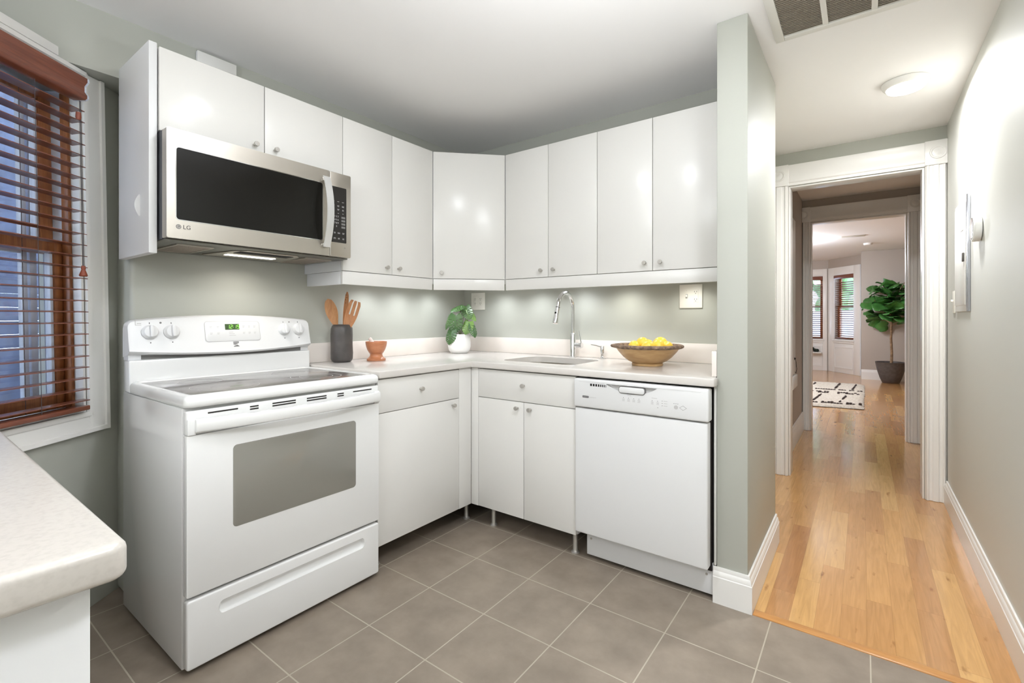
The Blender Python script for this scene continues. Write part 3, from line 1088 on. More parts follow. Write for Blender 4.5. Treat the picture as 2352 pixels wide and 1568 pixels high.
# ================================================================== COUNTERTOP
ZK0, ZK1 = .8915, .9255
cl = [(.0005, -1.2885), (.660, -1.2885), (.660, -.675), (.6625, -.664), (.671, -.660), (1.944, -.660), (1.951, -.656), (1.954, -.648), (1.954, -.602), (1.9505, -.594), (1.9450, -.592), (1.9450, -.0005), (.0005, -.0005)]
co = obj('countertop', MB().prism(cl, FZ(ZK0), 0, ZK1 - ZK0, .006, 3), M['quartz'])
tag(co, 'off-white L-shaped quartz countertop running round the corner under the wall cabinets', 'countertop')
cut(co, MB().prism(rrect(.742, -.515, 1.222, -.155, .075, 8), FZ(.85), 0, .12))
a = thing('backsplash', 'low off-white quartz upstand along the back of the countertop', 'backsplash', (.01, -.01, ZK1))
obj('board', MB().box(.0008, -1.2885, ZK1 + .0003, .020, -.0205, 1.031, .002), M['quartz_splash'], a)
obj('board', MB().box(.0008, -.020, ZK1 + .0003, 1.924, -.0008, 1.031, .002), M['quartz_splash'], a)
obj('board', MB().box(1.9245, -.585, ZK1 + .0003, 1.9448, -.0008, 1.031, .002), M['quartz_splash'], a)

# sink
a = thing('kitchen_sink', 'undermount stainless steel sink set in the countertop', 'sink', (.98, -.335, .70))
o1, o2 = rrect(.736, -.521, 1.228, -.149, .08, 8), rrect(.744, -.513, 1.220, -.157, .074, 8)
o3 = rrect(.775, -.485, 1.19, -.185, .06, 8)
vs = [(x, y, ZK0 - .0006) for x, y in o1] + [(x, y, ZK0 - .0006) for x, y in o2] + [(x, y, .735) for x, y in rrect(.750, -.507, 1.214, -.163, .07, 8)] + [(x, y, .715) for x, y in o3]
n = len(o1)
fs = []
for q in range(3):
    for i in range(n):
        j = (i + 1) % n
        fs.append((q * n + i, q * n + j, (q + 1) * n + j, (q + 1) * n + i))
fs.append(tuple(3 * n + i for i in range(n)))
so = obj('basin', MB().add(vs, fs), M['steel'], a)
md = so.modifiers.new('t', 'SOLIDIFY')
md.thickness = .0015
md.offset = -1
obj('drain', MB().lathe([(0, .002), (.018, .002), (.03, .004), (.042, .003), (.042, 0), (0, 0)], (.98, -.335, .716), 28), M['chrome'], a)
a = thing('sink_rack', 'small dark wire rack sitting inside the steel sink', 'rack', (.98, -.22, .72))
rk = MB()
for x in (.89, 1.06):
    rk.tube([(x, -.30, .7185), (x, -.30, .86), (x, -.185, .86), (x, -.185, .7185)], .0022, 8)
for i in range(9):
    y = -.30 + .0144 * i
    rk.cyl((.89, y, .86), (1.06, y, .86), .0018, seg=8)
for z in (.80,):
    for y in (-.30, -.185):
        rk.cyl((.89, y, z), (1.06, y, z), .0018, seg=8)
obj('wire_frame', rk, M['mwside'], a)

# faucet
FXc, FYc = .985, -.085
a = thing('faucet', 'tall chrome gooseneck pull-down faucet behind the sink', 'faucet', (FXc, FYc, ZK1))
zb = ZK1 + .0004
obj('base', MB().lathe([(0, 0), (.024, 0), (.024, .004), (.0185, .007), (.0175, .01), (.0175, .148), (.0165, .150), (0, .150)], (FXc, FYc, zb), 32), M['chrome'], a)
R_ = .088
zc_ = 1.232
pts = [(FXc, FYc, 1.074), (FXc, FYc, 1.15), (FXc, FYc, zc_)]
for i in range(1, 19):
    an = PI * (i / 18) * .93
    pts.append((FXc, FYc - R_ + R_ * math.cos(an), zc_ + R_ * math.sin(an)))
ly, lz = pts[-1][1], pts[-1][2]
dv = Vector((0, pts[-1][1] - pts[-2][1], pts[-1][2] - pts[-2][2])).normalized()
pts.append((FXc, ly + dv.y * .02, lz + dv.z * .02))
e0 = Vector(pts[-1])
obj('neck', MB().tube(pts, .0125, 20), M['chrome'], a)
e1 = e0 + dv * .004
obj('collar', MB().cyl(e0, e1, .0132, seg=20), M['gap'], a)
sp = obj('spray_head', MB().tube([e1, e1 + dv * .06, e1 + dv * .092, e1 + dv * .096], [.0138, .0148, .0165, .0150], 24), M['chrome'], a)
bp_ = e1 + dv * .03
obj('spray_button', MB().cyl(bp_ + Vector((0, -.0135, 0)), bp_ + Vector((0, -.0165, .0)), .006, seg=16), M['gap'], sp)
hb = obj('handle_body', MB().cyl((FXc + .015, FYc, zb + .075), (FXc + .052, FYc, zb + .075), .0145, seg=24).cyl((FXc + .052, FYc, zb + .075), (FXc + .064, FYc, zb + .075), .0165, seg=24), M['chrome'], a)
obj('lever', MB().tube([(FXc + .058, FYc, zb + .088), (FXc + .049, FYc - .004, zb + .135), (FXc + .044, FYc - .008, zb + .165)], [.004, .0036, .003], 12), M['chrome'], hb)
# soap pump
PX, PY = 1.172, -.06
a = thing('soap_dispenser', 'short chrome soap pump with thin spout beside the faucet', 'soap dispenser', (PX, PY, zb))
obj('body', MB().lathe([(0, 0), (.020, 0), (.020, .003), (.013, .006), (.0085, .012), (.0085, .026), (.0125, .03), (.0125, .072), (.011, .075), (0, .075)], (PX, PY, zb), 28), M['chrome'], a)
obj('spout', MB().tube([(PX, PY, zb + .066), (PX - .03, PY - .028, zb + .078), (PX - .052, PY - .048, zb + .083)], [.004, .0035, .003], 12), M['chrome'], a)


# ================================================================== COUNTER OBJECTS
zb = ZK1 + .0006
# utensil crock
cx, cy = .102, -1.112
a = thing('utensil_crock', 'charcoal clay utensil crock with a faceted hand-made side', 'crock', (cx, cy, zb))
wob = lambda an, z: 1 + .012 * math.sin(7 * an + 30 * z) + .008 * math.sin(11 * an - 55 * z)
h = .207
obj('pot', MB().lathe([(0, 0), (.044, 0), (.052, .005), (.0575, .018), (.0585, .05), (.0575, .10), (.0585, .15), (.057, .185), (.051, .199), (.044, .206), (.040, .207), (.038, .200), (.042, .19), (.045, .10), (.044, .02), (0, .015)], (cx, cy, zb), 48, wob=wob), M['crock'], a, angle=60)

# view-facing frame for the utensils: u to the picture's right, v up
vu = Vector((.806, .592, 0))
vw = Vector((.592, -.806, 0))


def utensil(name, label, base, lean, tip_len, outline, holes, mtl, curve=.0, thick=.006, turn=0.0, twist=0.0):
    """outline: half-width list [(t, w)] along the length; blade faces the room"""
    a = thing(name, label, 'utensil', base)
    u = vu * math.cos(turn) + vw * math.sin(turn)
    wn = vw * math.cos(turn) - vu * math.sin(turn)
    d = (Vector((0, 0, 1)) * math.cos(lean) + u * math.sin(lean)).normalized()
    sd = (u - d * u.dot(d)).normalized()
    m = MB()
    n = len(outline)
    vs, fs = [], []
    cols = 8
    for (t, hw, cup) in outline:
        for k in range(cols + 1):
            q = -1 + 2 * k / cols
            base_p = Vector(base) + d * t + sd * (hw * q) + wn * (curve * (t / tip_len) ** 2 - cup * (1 - q * q))
            th = thick * (1 - .55 * q * q)
            vs.append(base_p + wn * th / 2)
            vs.append(base_p - wn * th / 2)
    st = 2 * (cols + 1)
    for i in range(n - 1):
        for k in range(cols):
            if holes and holes(i, k):
                hole = True
            else:
                hole = False
            p = i * st + 2 * k
            if hole:
                continue
            fs.append((p, p + 2, p + st + 2, p + st))
            fs.append((p + 1, p + st + 1, p + st + 3, p + 3))
    # side walls: borders of the filled cells
    filled = {(i, k) for i in range(n - 1) for k in range(cols) if not (holes and holes(i, k))}
    for (i, k) in filled:
        p = i * st + 2 * k
        if (i, k - 1) not in filled:
            fs.append((p, p + st, p + st + 1, p + 1))
        if (i, k + 1) not in filled:
            fs.append((p + 2, p + 3, p + st + 3, p + st + 2))
        if (i - 1, k) not in filled:
            fs.append((p, p + 1, p + 3, p + 2))
        if (i + 1, k) not in filled:
            fs.append((p + st, p + st + 2, p + st + 3, p + st + 1))
    m.add(vs, fs)
    obj('blade', m, mtl, a, angle=50)
    return a, d, sd, wn


b0 = Vector((cx, cy, zb + .02))


def spoon_outline(L, wmax, hstart=.185):
    o = [(0, .005, 0), (.06, .005, 0), (.12, .0055, 0), (hstart - .03, .007, 0)]
    for i in range(1, 21):
        t = i / 20
        if t > .62:
            w_ = wmax * math.sqrt(max(0, 1 - ((t - .62) / .38) ** 2))
        else:
            q = t / .62
            w_ = .007 + (wmax - .007) * (q * q * (3 - 2 * q))
        o.append((hstart - .03 + (L - hstart + .03) * t, max(w_, .0012), .008 * math.sin(PI * t)))
    return o


utensil('wooden_spoon', 'wooden spoon leaning out of the charcoal crock, oval bowl upward', b0 + vu * .024, -.30, .345, spoon_outline(.345, .033), None, M['spoonwood'], .0, .006)


def slot_out(L):
    o = [(0, .005, 0), (.08, .005, 0), (.16, .006, 0)]
    for i in range(1, 13):
        t = i / 12
        w_ = .007 + .011 * math.sin(PI * min(t, .97)) ** .6 if t < 1 else .004
        o.append((.16 + (L - .16) * t, w_, .003 * math.sin(PI * t)))
    return o


sl, d_, s_, n_ = utensil('slotted_spatula', 'wooden spatula with small round holes standing at the back of the crock', b0 - vw * .022 - vu * .006, .10, .37, slot_out(.37), None, M['forkwood'], -.004, .005, .5)
hm = MB()
for t, q in ((.352, 0), (.338, .007), (.326, -.004), (.308, .002)):
    c_ = b0 - vw * .022 - vu * .006 + d_ * t + s_ * q - Vector(n_) * .004
    hm.cyl(c_ + n_ * .0055, c_ + n_ * .0085, .0016, seg=10)
obj('hole', hm, M['gap'], sl)


def fork_out(L):
    o = [(0, .005, 0), (.08, .005, 0), (.15, .007, 0)]
    for i in range(1, 19):
        t = i / 18
        w_ = .009 + .0255 * (math.sin(PI * min(t * .80, .60)) ** .9)
        if t > .9:
            w_ *= 1 - (t - .9) * 2.2
        o.append((.15 + (L - .15) * t, w_, .007 * math.sin(PI * min(t * 1.1, 1))))
    return o


utensil('wooden_fork', 'wooden salad fork with three wide prongs leaning out of the crock', b0 - vu * .026 + vw * .010, .33, .335, fork_out(.335), lambda i, k: i >= 12 and k in (2, 5), M['forkwood'], .0, .005)

# mortar and pestle
mx_, my_ = .182, -.942
a = thing('mortar', 'reddish turned wooden mortar on a footed base beside the crock', 'mortar', (mx_, my_, zb))
obj('cup', MB().lathe([(0, 0), (.052, 0), (.053, .004), (.053, .010), (.050, .0125), (.040, .019), (.035, .028), (.0345, .033), (.0345, .038), (.041, .046), (.050, .062), (.056, .080), (.0595, .098), (.060, .108), (.058, .109), (.055, .108), (.052, .09), (.043, .066), (.03, .052), (0, .048)], (mx_, my_, zb), 48), M['mortar'], a)
pd = (-vu * .52 + Vector((0, 0, .85)) + vw * .1).normalized()
pb = Vector((mx_, my_, zb + .0555)) + vu * .008
a = obj('pestle', MB().tube([pb + pd * t for t in (0, .006, .02, .05, .078, .086)], [.006, .0105, .0118, .0100, .0105, .009], 20), M['marble'])
tag(a, 'pale stone pestle leaning in the wooden mortar', 'pestle')

# monstera in a white pot
px_, py_ = .172, -.238
a = thing('potted_monstera', 'small potted monstera with split leaves in a round white pot', 'potted plant', (px_, py_, zb))
po = obj('pot', MB().lathe([(0, 0), (.052, 0), (.058, .002), (.072, .02), (.0785, .045), (.079, .07), (.076, .10), (.070, .122), (.068, .130), (.0655, .1305), (.0635, .127), (.066, .11), (.066, .09), (0, .088)], (px_, py_, zb), 48), M['potwhite'], a, angle=60)
obj('soil', MB().lathe([(0, .118), (.04, .116), (.0635, .112), (.064, .108), (0, .108)], (px_, py_, zb), 32), M['soil'], a)


def monstera_leaf(tip_dir, up_dir, center, size, fold=.25, seed=0):
    """heart leaf with slits and holes; u across, v along (v=0 at the notch)"""
    rnd = random.Random(seed)
    d = Vector(tip_dir).normalized()
    nrm = Vector(up_dir)
    nrm = (nrm - d * nrm.dot(d)).normalized()
    sd = d.cross(nrm).normalized()
    rows, cols = 44, 12
    vs, fs, idx = [], [], {}

    def hw(t):
        return .44 * (math.sin(PI * min(1, (t * .93 + .07)) ** .72) ** .8) * (1 - .12 * t)
    for i in range(rows + 1):
        t = i / rows
        for k in range(-cols, cols + 1):
            q = k / cols
            aq = abs(q)
            w_ = hw(t)
            v = t - .20 * max(0, .45 - t) * aq * 2.0 + .13 * math.sin(PI * min(1, t * 1.05)) * aq ** 1.4
            ph_ = ((t * rows - 9) % 6) / 6
            rag = 1 - (.07 * (math.cos(2 * PI * ph_) * .5 + .5) if 9 <= t * rows <= 36 else 0) * (aq > .8)
            x = w_ * q * rag
            zz = -fold * abs(x) * .9 - .25 * (t - .45) ** 2 * (1 if t > .4 else .3)
            idx[i, k] = len(vs)
            vs.append(Vector(center) + (sd * x + d * (v - .4) + nrm * zz) * size)
    for i in range(rows):
        for k in range(-cols, cols):
            aq = min(abs(k), abs(k + 1)) / cols
            side = 1 if k >= 0 else 0
            ii = i - side * 2
            if ii in (9, 15, 21, 27, 33) and aq >= (.45, .36, .30, .36, .45)[(ii - 9) // 6]:
                continue
            if ii in (12, 13, 18, 19, 24, 25) and .14 <= aq < .30:
                continue
            fs.append((idx[i, k], idx[i, k + 1], idx[i + 1, k + 1], idx[i + 1, k]))
    o = obj('leaf', MB().add(vs, fs), M['leaf_young'] if seed in (6, 3) else M['leaf'], a, angle=80)
    md = o.modifiers.new('t', 'SOLIDIFY')
    md.thickness = .0006
    return o


pc = Vector((px_, py_, zb))
UP = Vector((0, 0, 1))
# (offset along picture-right, toward viewer, height), tip dir (u, w, z), normal (u, w, z), size
LV = [((-.020, .055, .185), (-.02, .10, -1), (.05, 1, .25), .105),
      ((-.012, .010, .258), (-.60, .45, -.35), (0, .30, .9), .085),
      ((.055, .020, .238), (.30, .30, -1), (.25, 1, .4), .085),
      ((.058, .045, .165), (-.25, .30, -.85), (-.05, 1, .35), .080),
      ((-.078, .010, .190), (-.30, .10, -1), (-.85, .55, .3), .085),
      ((-.052, .060, .120), (-.22, .20, -1), (-.5, .9, .25), .090),
      ((.085, .000, .225), (.55, -.1, -.8), (.75, .5, .5), .080),
      ((.098, .035, .150), (.30, .20, -1), (.8, .6, .2), .080),
      ((.030, -.045, .245), (.35, -.6, -.4), (.1, -.3, .9), .075)]
L3 = lambda t: vu * t[0] + vw * t[1] + UP * t[2]
stm = MB()
for i, (o_, t_, n_, sz) in enumerate(LV):
    o_ = (o_[0] * 1.05, o_[1], .125 + (o_[2] - .125) * 1.42 if o_[2] > .125 else o_[2])
    cpt = pc + L3(o_)
    dt = L3(t_).normalized()
    monstera_leaf(dt, L3(n_), cpt, sz * 1.18, .28, i)
    base = pc + vu * (o_[0] * .08) + UP * .112
    st_ = cpt - dt * sz * .38
    mid = base * .45 + st_ * .55 + UP * .02
    stm.tube([base, mid, st_], [.0022, .0018, .0013], 8)
obj('stem', stm, M['stem'], a)

# wooden bowl with lemons
bx_, by_ = 1.536, -.288
a = thing('wooden_bowl', 'wide wooden bowl with a rough bark rim, holding lemons', 'bowl', (bx_, by_, zb))
obj('shell', MB().lathe([(0, 0), (.076, 0), (.078, .004), (.077, .012), (.074, .014), (.096, .024), (.122, .044), (.143, .068), (.157, .088), (.162, .095), (.155, .0955), (.135, .075), (.108, .048), (.07, .026), (0, .018)], (bx_, by_, zb), 64), M['bowlwood'], a)
rr_ = random.Random(3)
ph = [rr_.uniform(0, 6) for _ in range(6)]
wob2 = lambda an, z: 1 + .022 * math.sin(9 * an + ph[0]) + .014 * math.sin(17 * an + ph[1]) + .012 * math.sin(29 * an + ph[2] + 90 * z)
obj('bark_rim', MB().lathe([(.150, .090), (.160, .088), (.174, .092), (.180, .098), (.177, .105), (.166, .108), (.155, .104), (.150, .090)], (bx_, by_, zb), 96, wob=wob2), M['bark'], a, angle=70)
lp = [(.031, 0)]
LM = [(-.075, .030, .090, .2, .5), (-.028, .018, .108, 1.1, .2), (-.012, .060, .090, 2.0, -.2), (.045, .045, .098, .5, .4), (.072, -.010, .108, 1.6, .1), (.090, .040, .088, .1, -.3), (.015, -.045, .094, .8, .2)]
names = ['lemon at the bowl edge nearest the faucet', 'topmost lemon, standing highest in the wooden bowl', 'lemon low in front of the topmost one, showing its dark stem end', 'plump lemon lying across the middle of the bowl', 'lemon resting high toward the wall at the back of the bowl', 'lemon nearest the wall end, low by the bark rim', 'lemon hidden behind the others in the bowl']
for i, (u_, w_, z_, ra, rb) in enumerate(LM):
    mtx = Matrix.Rotation(ra, 4, 'Z') @ Matrix.Rotation(PI / 2 + rb, 4, 'X')
    prof = [(0, -.040), (.004, -.039), (.008, -.034), (.018, -.027), (.026, -.016), (.0295, 0), (.027, .014), (.020, .025), (.010, .032), (.006, .036), (.004, .039), (0, .0395)]
    p = Vector((bx_, by_, zb + z_ + .008)) + vu * u_ + vw * w_
    a = thing('lemon', 'yellow ' + names[i], 'lemon', tuple(p), 'lemons in the wooden bowl')
    obj('fruit', MB().lathe(prof, tuple(p), 28, mtx), M['lemon'], a, angle=80)
    if i == 2:
        e_ = mtx @ Vector((0, 0, -.0385)) + p
        obj('stem_end', MB().ball(tuple(e_), .003, seg=10), M['stem'], a)


# ------------------------------------------------------------------ outlets and switches
def outlet_face(cx, cz, yf, parent, r=.0135):
    s = MB()
    for sx in (-.0055, .0055):
        s.box(cx + sx - .0009, yf - .0006, cz - .0005, cx + sx + .0009, yf + .001, cz + .007)
    s.prism(circ(cx, cz - .0065, .0021, 12), FY(yf), -.001, .0006)
    obj('socket', s, M['slot'], parent)


a = thing('wall_outlet', 'white double outlet plate behind the monstera', 'outlet', (.141, -.003, 1.29))
pl_ = obj('plate', MB().box(.076, -.0065, 1.228, .207, -.0006, 1.353, .003), M['plastic'], a)
for cx in (.116, .167):
    ins = obj('insert', MB().prism(rrect(cx - .0165, 1.258, cx + .0165, 1.323, .004), FY(-.0065), -.001, .0015, .0005), M['plastic'], a)
    for cz in (1.306, 1.273):
        outlet_face(cx, cz, -.0082, ins)
a = thing('wall_outlet', 'cream plate with toggle and outlet above the fruit bowl', 'outlet', (1.674, -.003, 1.288))
pl_ = obj('plate', MB().box(1.613, -.0085, 1.223, 1.736, -.0006, 1.353, .004), M['plastic'], a)
ins = obj('insert', MB().prism(rrect(1.689, 1.254, 1.715, 1.324, .003), FY(-.0085), -.001, .0018, .0005), M['plastic'], a)
for cz in (1.309, 1.268):
    outlet_face(1.701, cz, -.0105, ins)
obj('toggle', MB().box(1.649, -.0175, 1.283, 1.658, -.0085, 1.296, .002), M['plastic'], a)
obj('toggle_slot', MB().box(1.6475, -.0092, 1.276, 1.6595, -.008, 1.300).box(1.6525, -.0092, 1.318, 1.6545, -.008, 1.320), M['ink_lt'], a)

# ================================================================== RANGE
RY0, RY1 = -2.0565, -1.2945
yc = (RY0 + RY1) / 2
R = thing('kitchen_range', 'white freestanding electric range with glass cooktop and oven below', 'range', (.35, yc, 0))
obj('body', MB().box(.03, RY0, .016, .636, RY1, .872, .003), M['enamel'], R)
for x, y in ((.09, RY0 + .06), (.09, RY1 - .06), (.58, RY0 + .06), (.58, RY1 - .06)):
    obj('foot', MB().cyl((x, y, .0005), (x, y, .0158), .018, seg=16), M['gap'], R)
# cooktop: rounded tray with inset glass
co = rrect(.098, RY0 - .001, .672, RY1 + .001, .022, 6)
ci = rrect(.118, RY0 + .030, .634, RY1 - .030, .014, 6)
n = len(co)
layers = [(rrect(.100, RY0 + .002, .655, RY1 - .002, .018, 6), .8745), (rrect(.098, RY0, .668, RY1, .022, 6), .8775), (co, .886), (co, .902), (rrect(.0985, RY0 + .003, .667, RY1 - .003, .022, 6), .911), (rrect(.100, RY0 + .012, .655, RY1 - .012, .020, 6), .9165), (rrect(.108, RY0 + .022, .643, RY1 - .022, .018, 6), .9160), (ci, .9125), (ci, .906)]
vs, fs = [], []
for lay, z in layers:
    vs += [(x, y, z) for x, y in lay]
for q in range(len(layers) - 1):
    for i in range(n):
        j = (i + 1) % n
        fs.append((q * n + i, q * n + j, (q + 1) * n + j, (q + 1) * n + i))
fs.append(tuple(range(n))[::-1])
fs.append(tuple((len(layers) - 1) * n + i for i in range(n)))
ct = obj('cooktop_frame', MB().add(vs, fs), M['enamel'], R, angle=60)
gl = obj('cooktop_glass', MB().prism(rrect(.119, RY0 + .031, .633, RY1 - .031, .013, 6), FZ(.9062), 0, .006, .001), M['cookglass'], R)


def ring(cx, cy, r, wd=.0022):
    return MB().prism(circ(cx, cy, r, 64), FZ(.9122), 0, .0004, hole=circ(cx, cy, r - wd, 64))


for (cx, cy, rs) in ((.48, -1.86, (.115,)), (.25, -1.86, (.078,)), (.48, -1.49, (.105, .07)), (.25, -1.49, (.075,))):
    for q in rs:
        obj('burner_ring', ring(cx, cy, q), M['ink_lt'], gl)
# backguard
obj('riser', MB().box(.031, RY0 + .002, .873, .097, RY1 - .002, 1.000, .006, 3), M['enamel'], R)
obj('backguard_core', MB().box(.022, RY0 + .003, 1.0, .080, RY1 - .003, 1.03, .002), M['carcass'], R)
obj('vent_gap', MB().box(.0795, RY0 + .045, 1.002, .0815, RY1 - .045, 1.030), M['ink'], R)


def arch(t, e, c_):
    return e + (c_ - e) * (1 - (2 * t - 1) ** 2)


NP = 24
TT = [0, .002, .005, .010, .016, .023, .031] + [.05 + .9 * q / 18 for q in range(19)] + [.969, .977, .984, .990, .995, .998, 1]
NP = len(TT) - 1
vs, fs = [], []
for i in range(NP + 1):
    t = TT[i]
    y = RY0 + .001 + (RY1 - RY0 - .002) * t
    zt_ = arch(t, 1.160, 1.183)
    ed = min(t, 1 - t) * (RY1 - RY0)
    if ed < .022:
        zt_ -= .022 * (1 - math.sqrt(max(0, 1 - (1 - ed / .022) ** 2)))
    zl = arch(t, 1.040, 1.020)
    zu = arch(t, 1.020, 1.008)
    xb = arch(t, .104, .122)
    sec = [(.020, 1.012), (.020, zt_ - .012), (.026, zt_ - .003), (.036, zt_), (.070, zt_ - .001), (.080, zt_ - .006), (xb - .004, zl + .006), (xb, zl - .002), (xb - .006, zl - .010), (.085, zu + .004), (.078, zu)]
    vs += [(x, y, z) for x, z in sec]
k = len(sec)
for i in range(NP):
    for j in range(k):
        fs.append((i * k + j, i * k + (j + 1) % k, (i + 1) * k + (j + 1) % k, (i + 1) * k + j))
fs += [tuple(range(k)), tuple(NP * k + j for j in range(k))]
bgd = obj('backguard', MB().add(vs, fs), M['appl'], R, angle=40)


def bface(y, z):
    """point and normal on the sloping control face"""
    t = (y - RY0) / (RY1 - RY0)
    zt_ = arch(t, 1.160, 1.183) - .006
    zl = arch(t, 1.040, 1.020) + .006
    xb = arch(t, .104, .122) - .004
    f = (z - zl) / (zt_ - zl)
    x = xb + (.080 - xb) * f
    nrm = Vector((zt_ - zl, 0, xb - .080)).normalized()
    return Vector((x, y, z)), nrm


def bframe(y, z, off=0.0):
    p, nn = bface(y, z)
    u = Vector((0, 1, 0))
    v = nn.cross(u)
    return frame(p + nn * off, u, v, nn)


for y in (-1.985, -1.910, -1.433, -1.357):
    mt = bframe(y, 1.112)
    kb = MB().lathe([(0, .0005), (.029, .0005), (.030, .004), (.027, .007), (.025, .014), (.022, .017), (0, .018)], (0, 0, 0), 36)
    kb.v = [tuple(mt @ Vector(v)) for v in kb.v]
    ko = obj('control_knob', kb, M['appl'], R)
    obj('grip', MB().prism(rrect(-.0055, -.024, .0055, .025, .005), mt, .016, .030, .002), M['appl'], ko)
    mk = MB()
    mk.prism(rrect(-.0012, .034, .0012, .041, .001, 2), mt, -.001, .0005)
    mk.prism(circ(.0, -.044, .0022, 12), mt, -.001, .0005)
    obj('dial_mark', mk, M['ink_dk'], ko)
# printed marks, display
mt = bframe(-1.947, 1.150)
obj('indicator_light', MB().prism(circ(0, 0, .004, 16), mt, -.001, .0006), M['ink'], R)
obj('indicator_light', MB().prism(circ(.545, -.001, .003, 16), mt, -.001, .0006), M['ink'], R)
mt = bframe(-2.022, 1.150)
obj('corner_mark', MB().box(-.010, -.008, -.001, -.008, .011, .0006, mtx=mt).box(-.010, -.010, -.001, .010, -.008, .0006, mtx=mt).box(-.004, -.004, -.001, .010, -.001, .0006, mtx=mt), M['ink_lt'], R)
mt = bframe(-1.668, 1.110)
obj('touch_panel', MB().prism(rrect(-.118, -.046, .114, .044, .012), mt, -.002, .0012, .0006), M['appl'], R)
obj('touch_panel_edge', MB().prism(rrect(-.120, -.048, .116, .046, .013), mt, -.002, .0006, hole=rrect(-.118, -.046, .114, .044, .012)), M['ink_lt'], R)
dp = obj('clock_display', MB().prism(rrect(-.037, .006, .024, .033, .001, 1), mt, -.002, .0016), M['display'], R)
dg = MB()
SEG = {'1': 'bc', '2': 'abged', '9': 'abcdfg'}
dx_ = -.0285
for ch in '12:19':
    if ch == ':':
        for q in (.0155, .0225):
            dg.box(dx_ + .0005, q, .0012, dx_ + .0022, q + .0017, .0022, mtx=mt)
        dx_ += .0045
        continue
    for sg in SEG[ch]:
        x0_, y0_, x1_, y1_ = {'a': (.001, .0272, .0085, .0286), 'b': (.008, .0200, .0094, .0276), 'c': (.008, .0115, .0094, .0192), 'd': (.001, .0104, .0085, .0118), 'e': (.0001, .0115, .0015, .0192), 'f': (.0001, .0200, .0015, .0276), 'g': (.001, .0188, .0085, .0202)}[sg]
        sh = .12
        dg.add([mt @ Vector((dx_ + x_ + sh * (y_ - .0105), y_, z_)) for z_ in (.0012, .0022) for x_, y_ in ((x0_, y0_), (x1_, y0_), (x1_, y1_), (x0_, y1_))], [(0, 3, 2, 1), (4, 5, 6, 7), (0, 1, 5, 4), (1, 2, 6, 5), (2, 3, 7, 6), (3, 0, 4, 7)])
    dx_ += .0125
obj('clock_digits', dg, M['led'], dp)
pm = MB()
for gx in (-.095, -.066, .043, .068, .092):
    for gz in (.022, -.008):
        for j in range(2):
            pm.box(gx - .005, gz - j * .005 - .001, -.001, gx + .005 - .002 * j, gz - j * .005 + .001, .0014, mtx=mt)
for j in range(3):
    pm.box(-.022, -.006 - j * .008, -.001, -.004 + .005 * j, -.004 - j * .008, .0014, mtx=mt)
obj('key_print', pm, M['ink_lt'], R)
mt = bframe(-1.664, 1.050)
em = MB()
em.box(-.0125, .006, -.001, .0115, .0115, .0006, mtx=mt)
em.prism([(-.0125, .004), (.0115, .004), (-.004, -.003), (-.0125, -.001)], mt, -.001, .0006)
em.prism([(-.0115, -.0115), (.0125, -.0115), (.0125, -.0095), (.004, -.003), (-.0115, -.0085)], mt, -.001, .0006)
obj('emblem', em, M['ink'], R)
# oven door
od = obj('oven_door', MB().prism(rrect(RY0 + .003, .258, RY1 - .003, .786, .006), FX(0), .640, .668, .003, hole=None), M['enamel'], R)
obj('oven_window', MB().prism(rrect(-1.913, .4425, -1.419, .7285, .014), FX(0), .6675, .6690, .0006), M['ovenglass'], R)
ob_ = obj('oven_top_rail', MB().box(.638, RY0 + .003, .7865, .664, RY1 - .003, .8655, .005, 3), M['enamel'], R)
vm = MB()
for (y0, y1, rows) in ((-1.99, -1.895, (0,)), (-1.855, -1.825, (0, 1)), (-1.775, -1.685, (0, 1)), (-1.640, -1.555, (0, 1)), (-1.505, -1.475, (0, 1)), (-1.43, -1.335, (0,))):
    for q in rows:
        z = .8525 - q * .009
        obj('vent_slot', MB().box(.6635, y0, z - .0025, .6645, y1, z + .0025), M['gap'], ob_)
hv, hf = [], []
NH = 28
for i in range(NH + 1):
    t = i / NH
    y = RY0 + .026 + (RY1 - RY0 - .034) * t
    bul = (1 - (2 * t - 1) ** 2) * .034 + .004
    x = .668 + bul
    for (dx, z) in ((-.004, .797), (.010, .797), (.013, .801), (.013, .832), (.010, .838), (-.004, .838)):
        hv.append((x + dx, y, z))
for i in range(NH):
    for j in range(6):
        hf.append((6 * i + j, 6 * i + (j + 1) % 6, 6 * i + 6 + (j + 1) % 6, 6 * i + 6 + j))
hf += [tuple(range(6)), tuple(6 * NH + j for j in range(6))]
ho = obj('oven_handle', MB().add(hv, hf), M['enamel'], R, angle=40)
obj('handle_bracket', MB().box(.6645, RY0 + .004, .7868, .674, RY0 + .030, .842, .004, 3), M['enamel'], ho)
obj('handle_bracket', MB().box(.6645, RY1 - .030, .7868, .674, RY1 - .004, .842, .004, 3), M['enamel'], ho)
